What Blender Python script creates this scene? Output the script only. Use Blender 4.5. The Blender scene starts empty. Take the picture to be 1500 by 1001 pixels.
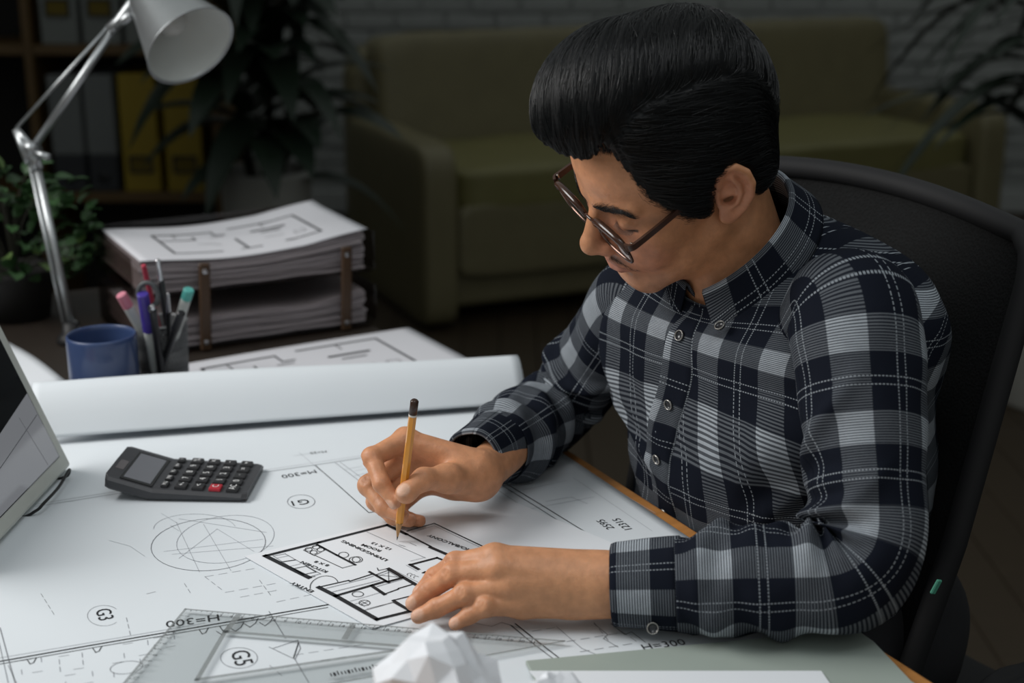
import bpy, bmesh, math, random
import numpy as np
from mathutils import Vector, Matrix
random.seed(7)
RNG = np.random.default_rng(7)
SC = bpy.context.scene
COL = SC.collection
PI = math.pi

# ------------------------------------------------------------------ camera
CAM_LOC = np.array([0.0, 0.0, 1.36]); PITCH = math.radians(17.0)
cam_d = bpy.data.cameras.new('camera'); cam_d.lens = 50.0; cam_d.sensor_width = 36.0
cam_d.dof.use_dof = True; cam_d.dof.focus_distance = 1.37; cam_d.dof.aperture_fstop = 4.0
cam_d.clip_start = 0.05
cam = bpy.data.objects.new('camera', cam_d); COL.objects.link(cam)
cam.location = CAM_LOC; cam.rotation_euler = (PI / 2 - PITCH, 0, 0)
SC.camera = cam
FPX = 50.0 / 36.0 * 1500.0
_R = np.array([1.0, 0, 0]); _F = np.array([0, math.cos(PITCH), -math.sin(PITCH)]); _U = np.array([0, math.sin(PITCH), math.cos(PITCH)])
def ray(x, y): return _F + _R * (x - 750) / FPX - _U * (y - 500.5) / FPX
def D(x, y, z=0.75):
    "point of the photograph on a horizontal plane"
    r = ray(x, y); return CAM_LOC + r * (z - CAM_LOC[2]) / r[2]
def P(x, y, d): return CAM_LOC + ray(x, y) * d

# ------------------------------------------------------------------ world, lights, exposure
SC.view_settings.view_transform = 'Standard'; SC.view_settings.look = 'None'
SC.view_settings.exposure = 0.0; SC.view_settings.gamma = 1.0; SC.view_settings.use_curve_mapping = False
w = bpy.data.worlds.new('world'); SC.world = w; w.use_nodes = True
w.node_tree.nodes['Background'].inputs[0].default_value = (0.90, 0.96, 0.95, 1)
w.node_tree.nodes['Background'].inputs[1].default_value = 0.31
def area(name, loc, aim, size, power, col, spread=180, size_y=None):
    l = bpy.data.lights.new(name, 'AREA'); l.energy = power; l.color = col; l.size = size
    if size_y: l.shape = 'RECTANGLE'; l.size_y = size_y
    l.spread = math.radians(spread)
    o = bpy.data.objects.new(name, l); COL.objects.link(o); o.location = loc
    o.rotation_euler = (Vector(aim) - Vector(loc)).to_track_quat('-Z', 'Y').to_euler()
    return o
area('window_light', (-1.50, 1.40, 1.95), (0.0, 1.35, 0.85), 0.95, 11.8, (1.0, 0.985, 0.96), 110)
area('camera_side_fill', (0.15, 0.75, 2.6), (0.0, 1.4, 0.8), 0.9, 2.4, (0.93, 0.97, 1.0), 100)  # added soft fill from the camera side, no such fixture known

# ------------------------------------------------------------------ material helper
MATS = {}
def mat(name, col, rough=0.6, var=0.12, scale=30.0, bump=0.0, metal=0.0, trans=0.0, spec=0.5, ior=1.45, sss=0.0, coat=0.0, alpha=1.0, stretch=None, sheen=0.0):
    if name in MATS: return MATS[name]
    m = bpy.data.materials.new(name); m.use_nodes = True; nt = m.node_tree; b = nt.nodes['Principled BSDF']
    tc = nt.nodes.new('ShaderNodeTexCoord'); nz = nt.nodes.new('ShaderNodeTexNoise'); nz.inputs['Scale'].default_value = scale; nz.inputs['Detail'].default_value = 4
    src = tc.outputs['Object']
    if stretch:
        mp = nt.nodes.new('ShaderNodeMapping'); mp.inputs['Scale'].default_value = stretch; nt.links.new(src, mp.inputs[0]); src = mp.outputs[0]
    nt.links.new(src, nz.inputs['Vector'])
    mx = nt.nodes.new('ShaderNodeMix'); mx.data_type = 'RGBA'
    c = np.array(col[:3]); mx.inputs[6].default_value = (*np.clip(c * (1 - var), 0, 1), 1); mx.inputs[7].default_value = (*np.clip(c * (1 + var), 0, 1), 1)
    nt.links.new(nz.outputs['Fac'], mx.inputs[0]); nt.links.new(mx.outputs[2], b.inputs['Base Color'])
    b.inputs['Roughness'].default_value = rough; b.inputs['Metallic'].default_value = metal
    b.inputs['Transmission Weight'].default_value = trans; b.inputs['Specular IOR Level'].default_value = spec; b.inputs['IOR'].default_value = ior
    b.inputs['Coat Weight'].default_value = coat; b.inputs['Alpha'].default_value = alpha; b.inputs['Sheen Weight'].default_value = sheen
    if sss: b.inputs['Subsurface Weight'].default_value = sss; b.inputs['Subsurface Radius'].default_value = (.9, .35, .2); b.inputs['Subsurface Scale'].default_value = .006
    if bump:
        bp = nt.nodes.new('ShaderNodeBump'); bp.inputs['Strength'].default_value = bump; bp.inputs['Distance'].default_value = .002
        nt.links.new(nz.outputs['Fac'], bp.inputs['Height']); nt.links.new(bp.outputs[0], b.inputs['Normal'])
    MATS[name] = m
    return m

def clear_mat(name, tint, rough=.08, gloss=.10):
    m = bpy.data.materials.new(name); m.use_nodes = True; nt = m.node_tree; out = nt.nodes['Material Output']; nt.nodes.remove(nt.nodes['Principled BSDF'])
    tr = nt.nodes.new('ShaderNodeBsdfTransparent'); gl = nt.nodes.new('ShaderNodeBsdfGlossy'); mx = nt.nodes.new('ShaderNodeMixShader'); fr = nt.nodes.new('ShaderNodeLayerWeight')
    tc = nt.nodes.new('ShaderNodeTexCoord'); nz = nt.nodes.new('ShaderNodeTexNoise'); nz.inputs['Scale'].default_value = 12; cm = nt.nodes.new('ShaderNodeMix'); cm.data_type = 'RGBA'
    cm.inputs[6].default_value = (*[c * .97 for c in tint], 1); cm.inputs[7].default_value = (*tint, 1)
    nt.links.new(tc.outputs['Object'], nz.inputs['Vector']); nt.links.new(nz.outputs['Fac'], cm.inputs[0]); nt.links.new(cm.outputs[2], tr.inputs[0])
    fr.inputs[0].default_value = .25; gl.inputs['Roughness'].default_value = rough
    mu = nt.nodes.new('ShaderNodeMath'); mu.operation = 'MULTIPLY_ADD'; mu.inputs[1].default_value = gloss * 2; mu.inputs[2].default_value = gloss * .3; nt.links.new(fr.outputs['Facing'], mu.inputs[0]); nt.links.new(mu.outputs[0], mx.inputs[0]); nt.links.new(tr.outputs[0], mx.inputs[1]); nt.links.new(gl.outputs[0], mx.inputs[2]); nt.links.new(mx.outputs[0], out.inputs[0])
    return m
# ------------------------------------------------------------------ object helpers
def link(o): COL.objects.link(o); return o
def tag(o, label=None, cat=None, group=None, kind=None):
    if label: o['label'] = label
    if cat: o['category'] = cat
    if group: o['group'] = group
    if kind: o['kind'] = kind
    return o
def thing(name, label, cat, loc=(0, 0, 0), rz=0.0, group=None):
    o = bpy.data.objects.new(name, None); link(o); o.empty_display_size = .05
    o.location = Vector(loc); o.rotation_euler = (0, 0, rz)
    return tag(o, label, cat, group)
def wmat(o):
    m = Matrix.LocRotScale(o.location, o.rotation_euler, o.scale)
    return (wmat(o.parent) @ m) if o.parent else m
def obj(name, vf, m, parent=None, world=False, smooth=False, label=None, uvs=None, kind=None):
    "one mesh object from (verts, faces); world=True: verts are world points, parent has its own place"
    v, f = vf
    v = np.asarray(v, float)
    if world and parent is not None:
        inv = np.array(wmat(parent).inverted()); v = v @ inv[:3, :3].T + inv[:3, 3]
    me = bpy.data.meshes.new(name)
    me.from_pydata(v.tolist(), [], [list(map(int, q)) for q in f])
    if smooth: me.polygons.foreach_set('use_smooth', [True] * len(me.polygons))
    if uvs is not None:
        uvl = me.uv_layers.new(name='UVMap'); li = np.zeros(len(me.loops), int); me.loops.foreach_get('vertex_index', li)
        uvl.data.foreach_set('uv', np.asarray(uvs, float)[li].ravel())
    me.update()
    if m is not None: me.materials.append(m)
    o = bpy.data.objects.new(name, me); link(o)
    if parent is not None: o.parent = parent
    if label: o['label'] = label
    if kind: o['kind'] = kind
    return o
def copy_obj(o, parent=None):
    c = o.copy(); link(c); c.parent = parent; return c
def join(*parts):
    V = []; Fc = []; n = 0
    for v, f in parts:
        v = np.asarray(v, float); V.append(v); Fc += [[i + n for i in q] for q in f]; n += len(v)
    return np.concatenate(V), Fc
def xf(vf, loc=(0, 0, 0), rot=(0, 0, 0), M=None):
    v, f = vf
    if M is None: M = np.array(Matrix.LocRotScale(Vector(loc), __import__('mathutils').Euler(rot), None))
    return np.asarray(v, float) @ M[:3, :3].T + M[:3, 3], f
def bm_out(bm):
    bm.verts.ensure_lookup_table()
    v = np.array([q.co[:] for q in bm.verts]); f = [[q.index for q in p.verts] for p in bm.faces]; bm.free(); return v, f
def box(c, s, bev=0.0, seg=2):
    bm = bmesh.new(); bmesh.ops.create_cube(bm, size=1.0)
    for q in bm.verts: q.co = Vector((q.co.x * s[0], q.co.y * s[1], q.co.z * s[2]))
    if bev > 0: bmesh.ops.bevel(bm, geom=bm.edges[:], offset=min(bev, .49 * min(s)), segments=seg, affect='EDGES', profile=.5)
    for q in bm.verts: q.co += Vector(c)
    return bm_out(bm)
def prism(poly, z0, z1, bev=0.0, seg=2):
    "vertical prism over a 2-D polygon"
    bm = bmesh.new(); vs = [bm.verts.new((p[0], p[1], z0)) for p in poly]; fc = bm.faces.new(vs)
    r = bmesh.ops.extrude_face_region(bm, geom=[fc]); up = [g for g in r['geom'] if isinstance(g, bmesh.types.BMVert)]
    for q in up: q.co.z = z1
    bmesh.ops.recalc_face_normals(bm, faces=bm.faces[:])
    if bev: bmesh.ops.bevel(bm, geom=[e for e in bm.edges if abs(e.verts[0].co.z - e.verts[1].co.z) < 1e-6], offset=bev, segments=seg, affect='EDGES', profile=.5)
    return bm_out(bm)
def lathe(profile, n=40, cap=True):
    "profile: list of (r,z) from bottom to top, closed at r=0 where given"
    V = []; Fc = []
    for r, z in profile:
        for k in range(n): V.append((r * math.cos(2 * PI * k / n), r * math.sin(2 * PI * k / n), z))
    for i in range(len(profile) - 1):
        for k in range(n):
            a = i * n + k; b = i * n + (k + 1) % n; Fc.append([a, b, b + n, a + n])
    if cap:
        if profile[0][0] > 1e-5: Fc.append(list(range(n))[::-1])
        if profile[-1][0] > 1e-5: Fc.append([(len(profile) - 1) * n + k for k in range(n)])
    return np.array(V), Fc
def frames(pts):
    pts = np.asarray(pts, float); T = np.gradient(pts, axis=0); T /= np.linalg.norm(T, axis=1)[:, None] + 1e-12
    a = np.array([0, 0, 1.0]) if abs(T[0][2]) < .9 else np.array([1.0, 0, 0])
    N = [np.cross(T[0], a)]; N[0] /= np.linalg.norm(N[0])
    for i in range(1, len(pts)):
        n = N[-1] - T[i] * (N[-1] @ T[i]); N.append(n / np.linalg.norm(n))
    N = np.array(N); return T, N, np.cross(T, N)
def tube(pts, r, n=10, cap=True, closed=False):
    pts = np.asarray(pts, float); m = len(pts); r = np.broadcast_to(np.asarray(r, float), (m,))
    T, N, B = frames(pts)
    a = np.arange(n) * 2 * PI / n
    V = (pts[:, None] + r[:, None, None] * (np.cos(a)[None, :, None] * N[:, None] + np.sin(a)[None, :, None] * B[:, None])).reshape(-1, 3)
    Fc = []
    for i in range(m - 1 + (1 if closed else 0)):
        j = (i + 1) % m
        for k in range(n): Fc.append([i * n + k, i * n + (k + 1) % n, j * n + (k + 1) % n, j * n + k])
    if cap and not closed: Fc.append(list(range(n))[::-1]); Fc.append([(m - 1) * n + k for k in range(n)])
    return V, Fc
def smooth_path(ctrl, n=40):
    "Catmull-Rom through control points"
    c = np.asarray(ctrl, float); c = np.vstack([2 * c[0] - c[1], c, 2 * c[-1] - c[-2]]); out = []; k = len(c) - 3
    for t in np.linspace(0, k - 1e-9, n):
        i = int(t); u = t - i; p0, p1, p2, p3 = c[i:i + 4]
        out.append(.5 * (2 * p1 + (p2 - p0) * u + (2 * p0 - 5 * p1 + 4 * p2 - p3) * u * u + (3 * p1 - p0 - 3 * p2 + p3) * u ** 3))
    return np.array(out)
def grid_faces(nu, nv, closed_u=False):
    Fc = []
    for j in range(nv - 1):
        for i in range(nu if closed_u else nu - 1):
            i2 = (i + 1) % nu; Fc.append([j * nu + i, j * nu + i2, (j + 1) * nu + i2, (j + 1) * nu + i])
    return Fc
def wobble(p, scale, seed, octv=3):
    "cheap smooth noise in about -1..1"
    r = np.random.default_rng(seed); p = np.asarray(p, float); out = 0; amp = 1.0; tot = 0
    for o in range(octv):
        for _ in range(5):
            k = r.normal(size=p.shape[-1]); k *= scale / np.linalg.norm(k) * r.uniform(.6, 1.3); out = out + amp * np.sin(p @ k + r.uniform(0, 6.28))
        tot += amp * 1.9; amp *= .5; scale *= 2.1
    return out / tot
def ribbon(p, q, wd, z):
    p = np.array(p[:2]); q = np.array(q[:2]); d = q - p; L = np.linalg.norm(d) + 1e-9; d /= L; n = np.array([-d[1], d[0]]) * wd / 2; e = d * wd * .5
    a = [p - n - e, q - n + e, q + n + e, p + n - e]
    return [(x[0], x[1], z) for x in a], [[0, 1, 2, 3]]
def polyline(pts, wd, z): return join(*[ribbon(pts[i], pts[i + 1], wd, z) for i in range(len(pts) - 1)])
def dashes(p, q, wd, z, dash=.008, gap=.005):
    p = np.array(p[:2]); q = np.array(q[:2]); L = np.linalg.norm(q - p); n = max(1, int(L / (dash + gap))); d = (q - p) / L
    return join(*[ribbon(p + d * i * (dash + gap), p + d * (i * (dash + gap) + dash), wd, z) for i in range(n)])
def lettering(s, origin, xdir, height, z, ydir=None, widen=1.0, bold=0.0):
    "flat text as mesh data: origin = left end of the baseline"
    cu = bpy.data.curves.new('lettering', 'FONT'); cu.body = s; cu.size = height / .70; cu.resolution_u = 3; cu.offset = bold * cu.size
    ob = bpy.data.objects.new('lettering', cu); me = bpy.data.meshes.new_from_object(ob)
    v = np.array([q.co[:] for q in me.vertices]).reshape(-1, 3); f = [list(p.vertices) for p in me.polygons]
    bpy.data.objects.remove(ob); bpy.data.curves.remove(cu); bpy.data.meshes.remove(me)
    x = np.array(xdir[:2], float); x /= np.linalg.norm(x); y = np.array([-x[1], x[0]]) if ydir is None else np.array(ydir[:2], float)
    o = np.array(origin[:2]); w2 = o + v[:, :1] * widen * x + v[:, 1:2] * y
    return np.column_stack([w2, np.full(len(w2), z)]), f
def rot_to(d):
    "rotation matrix (3x3) whose z axis is d"
    return np.array(Vector(d).to_track_quat('Z', 'Y').to_matrix())
def place(vf, loc, zdir):
    v, f = vf; return np.asarray(v) @ rot_to(zdir).T + np.asarray(loc), f
# ------------------------------------------------------------------ room shell
M_mortar = mat('mortar', (.258, .267, .258), .9, .2, 40)
M_brick = mat('white_painted_brick', (.28, .29, .28), .75, .14, 25, .5)
M_plank = mat('dark_oak_plank', (.040, .028, .016), .5, .35, 9, .1, stretch=(1, 12, 12))
M_gap = mat('floor_gap', (.008, .006, .004), .9)
M_wallp = mat('side_wall_paint', (.10, .105, .10), .9, .1)
WY = 6.55
o = obj('wall_back', box((.6, WY + .046, 1.4), (7.6, .12, 2.8)), M_mortar); tag(o, kind='structure')
bk = obj('brick', box((0, 0, 0), (.213, .05, .063), .006, 1), M_brick, o)
first = True; stuffbm = []
for r in range(37):
    z = .04 + r * .075
    for c in range(34):
        x = -3.0 + c * .225 + (.1125 if r % 2 else 0); y = WY + random.uniform(-.006, .004)
        if 6 <= r <= 16 and -1.75 < x < 3.05 and True:
            b = bk if first else copy_obj(bk, o); first = False
            b.location = (x, y, z); b.rotation_euler = (random.uniform(-.01, .01), 0, random.uniform(-.012, .012))
        else: stuffbm.append(box((x, y, z), (.213, .05, .063)))
obj('brick_courses', join(*stuffbm), M_brick, o, kind='stuff')
fl = obj('floor', box((.6, 2.6, -.03), (7.6, 8.4, .04)), M_gap); tag(fl, kind='structure')
pl = obj('plank', box((0, 0, 0), (.118, 1.19, .02), .003, 1), M_plank, fl); first = True; rest = []
for i in range(62):
    off = random.uniform(0, 1.2)
    for j in range(7):
        x = -3.1 + i * .12; y = -1.4 + off + j * 1.2
        if y > 6.2: continue
        if x > -1.4 and y > 1.2 and y < 5.9 and x < 3.4:
            p_ = pl if first else copy_obj(pl, fl); first = False; p_.location = (x, y, -.010 + random.uniform(-.0008, .0008))
        else: rest.append(box((x, y, -.010), (.118, 1.19, .02)))
obj('plank_field', join(*rest), M_plank, fl, kind='stuff')
tag(obj('wall_left', box((-3.25, 2.6, 1.4), (.12, 8.4, 2.8)), M_wallp), kind='structure')
tag(obj('wall_right', box((4.45, 2.6, 1.4), (.12, 8.4, 2.8)), M_wallp), kind='structure')
tag(obj('baseboard_back', box((.6, WY - .035, .05), (7.6, .02, .1), .004), mat('baseboard_paint', (.35, .36, .35), .6)), kind='structure')

# ------------------------------------------------------------------ bookcase with binders (far left)
M_shelf = mat('brown_shelf_wood', (.085, .048, .014), .55, .25, 8, .05, stretch=(1, 1, 10))
M_shelfback = mat('dark_shelf_back', (.010, .009, .008), .8)
BX, BY = -1.43, 4.05                    # centre x, front plane y
bc = thing('bookcase', 'tall brown wooden bookcase standing against the dark room end, holding binders', 'bookcase', (BX, BY, 0))
SH = [.05, .555, .975, 1.40, 1.80]
XU = [-.72, 0.118 - .0, .575]
XU = [-1.00, .072, .588]                # upright centres (local x)
for x in XU: obj('upright', box((x, .15, .925), (.025, .30, 1.85), .002, 1), M_shelf, bc)
for k, z in enumerate(SH):
    for a, b in ((XU[0], XU[1]), (XU[1], XU[2])):
        obj('shelf_board', box(((a + b) / 2, .15, z), (b - a - .025, .29, .028), .002, 1), M_shelf, bc)
obj('back_panel', box((-.2, .31, .93), (1.6, .012, 1.84)), M_shelfback, bc)
obj('top_board', box((-.206, .15, 1.862), (1.62, .31, .024), .002, 1), M_shelf, bc)
def binder(x, z, wd, ht, col, colname, label, labpos, two=None, group=None):
    t = thing('binder', label, 'binder', (BX + x, BY + .02, z), 0, group)
    m = mat('binder_' + colname, col, .6, .1, 60)
    if two:
        obj('spine', box((0, .10, ht * .66), (wd, .20, ht * .68), .004, 1), m, t)
        obj('lower_spine', box((0, .10, ht * .16), (wd, .20, ht * .32), .004, 1), mat('binder_' + two[1], two[0], .6), t, label='dark lower part of spine')
    else:
        obj('spine', box((0, .10, ht / 2), (wd, .20, ht), .004, 1), m, t)
    if labpos is not None:
        fr = obj('label_holder', join(box((0, -.002, ht * labpos + .022), (wd * .62, .006, .006)), box((0, -.002, ht * labpos - .022), (wd * .62, .006, .006)),
            box((-wd * .30, -.002, ht * labpos), (.006, .006, .044)), box((wd * .30, -.002, ht * labpos), (.006, .006, .044))), mat('dark_label_frame', (.012, .012, .012), .5), t)
        obj('label_card', box((0, -.001, ht * labpos), (wd * .56, .003, .038)), mat('binder_card', tuple(np.array(col) * .45), .8), t)
    else:
        obj('finger_hole', place(lathe([(0.0, 0), (.012, 0), (.016, .003), (.012, .005), (.010, .001), (0, .001)], 20), (0, 0, ht * .13), (0, -1, 0)), mat('hole_ring', (.03, .03, .03), .4, metal=.6), t)
zb = SH[1] + .014; zt = SH[2] + .014
GREY = (.13, .138, .136); DK = (.022, .024, .027); YEL = (.235, .165, .010); LG = (.14, .15, .14)
binder(.155, zb, .092, .335, GREY, 'grey', 'pale grey binder with dark lower spine, first from the left on the lower shelf', None, (DK, 'charcoal'))
binder(.252, zb, .085, .335, GREY, 'grey', 'pale grey binder with dark lower spine, standing against the yellow binders', None, (DK, 'charcoal'))
binder(.362, zb, .106, .338, YEL, 'yellow', 'mustard yellow binder standing next to the grey binders on the lower shelf', .24)
binder(.487, zb, .106, .338, YEL, 'yellow', 'mustard yellow binder at the end of the lower shelf by the upright', .24)
for k, x in enumerate((.160, .278, .396, .514)):
    binder(x, zt, .106, .338, LG, 'light_grey', ['light grey binder first on the shelf above the dark-bottomed binders', 'light grey binder second on the upper shelf of the bookcase',
        'light grey binder third on the upper shelf, behind the lamp joint', 'light grey binder at the end of the upper shelf, behind the lamp shade'][k], .30)
for k in range(3): binder(-.62 + k * .13, zt, .1, .32, DK, 'charcoal', ['charcoal binder farthest out on the dark shelf bay', 'charcoal binder in the middle of the dark shelf bay', 'charcoal binder nearest the upright in the dark shelf bay'][k], .3)

# ------------------------------------------------------------------ sofa, turned a little
M_sofa = mat('olive_leather', (.150, .132, .070), .48, .14, 12, .15)
M_sofaseat = mat('olive_leather_seat', (.150, .138, .050), .5, .12, 12, .15)
a_s = math.atan2(.92, 2.13)
sf = thing('sofa', 'olive leather two-seat sofa with square arms against the brick wall', 'sofa', (-.295, 4.53, 0), a_s)
LS = 2.40; DS = .86
def cushion(c, s, puff, n=14, seed=1):
    "pillowy box"
    g = np.linspace(-1, 1, n); V = []; Fc = []
    bm = bmesh.new(); bmesh.ops.create_cube(bm, size=2.0); bmesh.ops.subdivide_edges(bm, edges=bm.edges[:], cuts=n, use_grid_fill=True)
    for q in bm.verts:
        x, y, z = q.co; k = 1 - .06 * (x * x + y * y) / 2
        e = 11.0; nrm = (abs(x) ** e + abs(y) ** e + abs(z) ** e) ** (1 / e); x, y, z = x / nrm, y / nrm, z / nrm
        pf = puff * (1 - x * x) * (1 - y * y) + .004 * math.sin(9 * x + seed) * math.sin(7 * y)
        q.co = Vector((c[0] + x * s[0] / 2, c[1] + y * s[1] / 2, c[2] + z * s[2] / 2 + (pf if z > .5 else 0)))
    return bm_out(bm)
obj('left_arm', cushion((.065, DS / 2 - .02, .315), (.13, DS, .61), .006), M_sofa, sf, smooth=True)
obj('right_arm', cushion((LS - .065, DS / 2 - .02, .315), (.13, DS, .61), .006), M_sofa, sf, smooth=True)
obj('base', box((LS / 2, DS / 2 + .02, .16), (LS - .26, DS - .08, .20), .02), M_sofa, sf)
for k in range(2):
    wc = (LS - .27) / 2; cx = .135 + wc * (k + .5)
    obj('front_panel', cushion((cx, .035, .295), (wc - .004, .05, .25), 0.0), M_sofa, sf, smooth=True)
    obj('seat_cushion', cushion((cx, .34, .46), (wc - .006, .66, .15), .028, seed=k), M_sofaseat, sf, smooth=True)
    obj('back_cushion', xf(cushion((0, 0, 0), (wc + .12, .22, .56), 0), (cx, .73, .64), (-.10, 0, 0)), M_sofa, sf, smooth=True)
obj('back_rest', cushion((LS / 2, DS - .03, .46), (LS - .02, .12, .86), .0), M_sofa, sf, smooth=True)
for sx in (.12, LS - .12):
    for sy in (.1, DS - .1): obj('foot', xf(lathe([(.018, 0), (.026, .06)], 12), (sx, sy, 0)), M_shelfback, sf)

# ------------------------------------------------------------------ plants in the background
M_leaf_dark = mat('dark_leaf', (.012, .022, .013), .45, .3, 15)
M_pot = mat('white_pot', (.30, .30, .275), .6, .06, 10)
M_soil = mat('soil', (.01, .008, .006), .95)
def strap_leaf(L, wd, droop, n=9, fold=.25):
    V = []
    for i in range(n):
        t = i / (n - 1); x = L * t * (1 - .12 * droop * t); z = L * (.55 * t - droop * t * t); wv = wd * math.sin(PI * min(1, .06 + .94 * t) ** .8) ** .8 * .5 + .001
        V += [(x, -wv, z + fold * wv), (x, 0, z), (x, wv, z + fold * wv)]
    return np.array(V), grid_faces(3, n)
def potted(name, label, loc, pot_r, pot_h, leaves, stems, potlabel, stand=0.0):
    t = thing(name, label, 'plant', loc)
    obj('pot', lathe([(pot_r * .80, 0), (pot_r * .86, .01), (pot_r, pot_h - .02), (pot_r * 1.02, pot_h), (pot_r * .93, pot_h), (pot_r * .90, pot_h - .05), (0, pot_h - .05)], 40), M_pot, t, smooth=True, label=potlabel)
    obj('soil', xf(lathe([(0, 0), (pot_r * .9, 0)], 30, False), (0, 0, pot_h - .045)), M_soil, t)
    for s in stems: obj('stem', tube(smooth_path(s, 14), np.linspace(.016, .007, 14), 8), mat('plant_stem', (.02, .02, .012), .8), t, smooth=True)
    meshes = []
    for (bx, by, bz, az, L, wd, dr, tilt) in leaves:
        l = obj('leaf', strap_leaf(L, wd, dr), M_leaf_dark, t, smooth=True)
        l.location = (bx, by, bz); l.rotation_euler = (0, -tilt, az)
    return t
def safe_az(a):
    d = math.degrees(a) % 360
    return math.radians(-d) if 98 < d < 165 else (math.radians(d + 110) if 165 <= d < 215 else a)
lv = []
for k in range(64):
    s = k % 3; h = .36 + .66 * (k / 64) + .04 * s
    lv.append((random.uniform(-.05, .05), random.uniform(-.05, .05), h + random.uniform(-.03, .03), safe_az(k * 2.4 + random.uniform(-.3, .3)), random.uniform(.32, .46), random.uniform(.075, .12), random.uniform(.45, .95), random.uniform(-.1, .35)))
SX, SY = -.665, 3.80
st = thing('plant_stand', 'dark low stand under the ribbed white plant pot', 'stand', (SX, SY, 0))
obj('stand_top', xf(lathe([(0, 0), (.15, 0), (.15, .025), (0, .025)], 32), (0, 0, .275)), M_shelfback, st)
for k in range(4): obj('leg', tube([(.11 * math.cos(k * PI / 2 + .7), .11 * math.sin(k * PI / 2 + .7), 0), (.10 * math.cos(k * PI / 2 + .7), .10 * math.sin(k * PI / 2 + .7), .276)], .012), M_shelfback, st)
potted('potted_plant', 'dark broad-leaved plant in a white cylindrical pot beside the bookcase', (SX, SY, .30), .122, .385, lv,
    [[(0, 0, .34), (.02, .0, .6), (.0, .02, .95)], [(.03, .02, .34), (.06, .03, .5), (.09, .02, .75)], [(-.03, -.02, .34), (-.06, 0, .55), (-.05, .01, .85)]], 'white pot')
lv2 = []
for k in range(90):
    h = .70 + .62 * (k / 90)
    lv2.append((random.uniform(-.05, .05), random.uniform(-.05, .05), h, k * 2.4, random.uniform(.40, .68), random.uniform(.05, .085), random.uniform(.6, 1.15), random.uniform(.0, .5)))
potted('potted_plant', 'tall dark drooping plant in a pale floor pot beyond the office chair', (1.54, 3.86, 0), .16, .42, lv2,
    [[(0, 0, .34), (-.03, .0, .7), (-.08, .02, 1.2)], [(.03, .02, .34), (.05, .03, .8), (.06, .02, 1.25)]], 'pale floor pot')
# ------------------------------------------------------------------ desk
E1 = np.array([.882, .472]); E2 = np.array([-.472, .882]); ANG = math.atan2(.472, .882)
M_desk = mat('orange_oak', (.46, .20, .055), .45, .3, 10, .05, stretch=(1, 8, 8))
M_steel = mat('black_steel', (.015, .015, .016), .5, .1, 50, metal=.3)
Eb = np.array([.068, 1.558]) + E2 * .235; Ef = np.array([.348, 1.035]) - E2 * .5
Lb = Eb - E1 * .86; Lf = Ef - E1 * .86
dc = (Eb + Ef + Lb + Lf) / 4
desk = thing('desk', 'orange oak office desk covered by drawings, man sitting at its edge', 'desk', (dc[0], dc[1], 0), ANG)
DLN = np.linalg.norm(Eb - Ef)
obj('desktop', box((0, 0, .7355), (.86, DLN, .029), .003), M_desk, desk)
for sx in (-.38, .30):
    for sy in (-DLN / 2 + .08, DLN / 2 - .08): obj('leg', box((sx, sy, .36), (.05, .05, .72), .003, 1), M_steel, desk)
obj('apron', box((-.38, 0, .67), (.02, DLN - .25, .10), .002, 1), M_steel, desk)

sbl, sbd = 1.15, .78
sbc = Eb + E2 * (sbd / 2 + .004) - E1 * sbl / 2
M_dark = mat('dark_walnut', (.022, .016, .012), .5, .3, 8, .05, stretch=(8, 1, 8))
sb = thing('side_cabinet', 'dark low cabinet behind the desk, carrying the paper tray, lamp and mug', 'cabinet', (sbc[0], sbc[1], 0), ANG)
obj('top', box((0, 0, .7355), (sbl, sbd, .029), .002), M_dark, sb)
obj('carcass', box((0, .01, .38), (sbl - .03, sbd - .03, .68), .002), M_dark, sb)
for k in range(3):
    dr_ = obj('door', box((-sbl / 2 + .03 + (sbl - .06) / 3 * (k + .5), sbd / 2 - .002, .38), ((sbl - .06) / 3 - .006, .018, .64), .002), M_dark, sb)
    obj('handle', box((-sbl / 2 + .03 + (sbl - .06) / 3 * (k + .5), sbd / 2 + .014, .62), (.10, .012, .012), .003), M_steel, dr_)
obj('plinth', box((0, 0, .02), (sbl - .06, sbd - .08, .04)), M_dark, sb)
# ------------------------------------------------------------------ the large drawing with its curled back end
ZP = .7512
def paper_mat(name, col, bump=.15, scale=5.0, rough=.7):
    return mat(name, col, rough, .015, scale, bump)
M_paper = paper_mat('drawing_paper', (.66, .70, .735), .6, 6)
M_paper2 = paper_mat('plan_paper', (.72, .745, .78), .2, 6)
M_ink = mat('black_ink', (.012, .013, .016), .6, .1)
M_ink2 = mat('grey_ink', (.23, .24, .26), .7, .1)
M_ink3 = mat('pale_pencil_line', (.40, .42, .45), .7, .1)
A0 = D(48, 657, ZP)[:2]; B0 = D(764, 602, ZP)[:2]; B0 = B0 - (B0 - A0) / np.linalg.norm(B0 - A0) * .026
R1 = np.array([.335, 1.035]) - E1 * .012; R1 = R1 - E2 * .12; L1 = np.array([-.62, .80])
du = (B0 - A0) / np.linalg.norm(B0 - A0); nb = np.array([-du[1], du[0]])
sheet = thing('drawing_sheet', 'large white architectural drawing covering the desk, back edge curled up', 'drawing', (-.1, 1.3, ZP))
NU, NV = 60, 36; V = []
for j in range(NV):
    t = j / (NV - 1)
    for i in range(NU):
        s = i / (NU - 1); p = (1 - t) * ((1 - s) * L1 + s * R1) + t * ((1 - s) * A0 + s * B0); V.append((p[0], p[1], ZP))
prof = [(.02, .0), (.045, .0002), (.062, .002), (.074, .008), (.081, .018), (.083, .030), (.080, .042), (.073, .051), (.063, .056), (.052, .0555), (.041, .050), (.030, .0405), (.021, .030), (.0135, .0195), (.0085, .0120), (.0062, .0085)]
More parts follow.
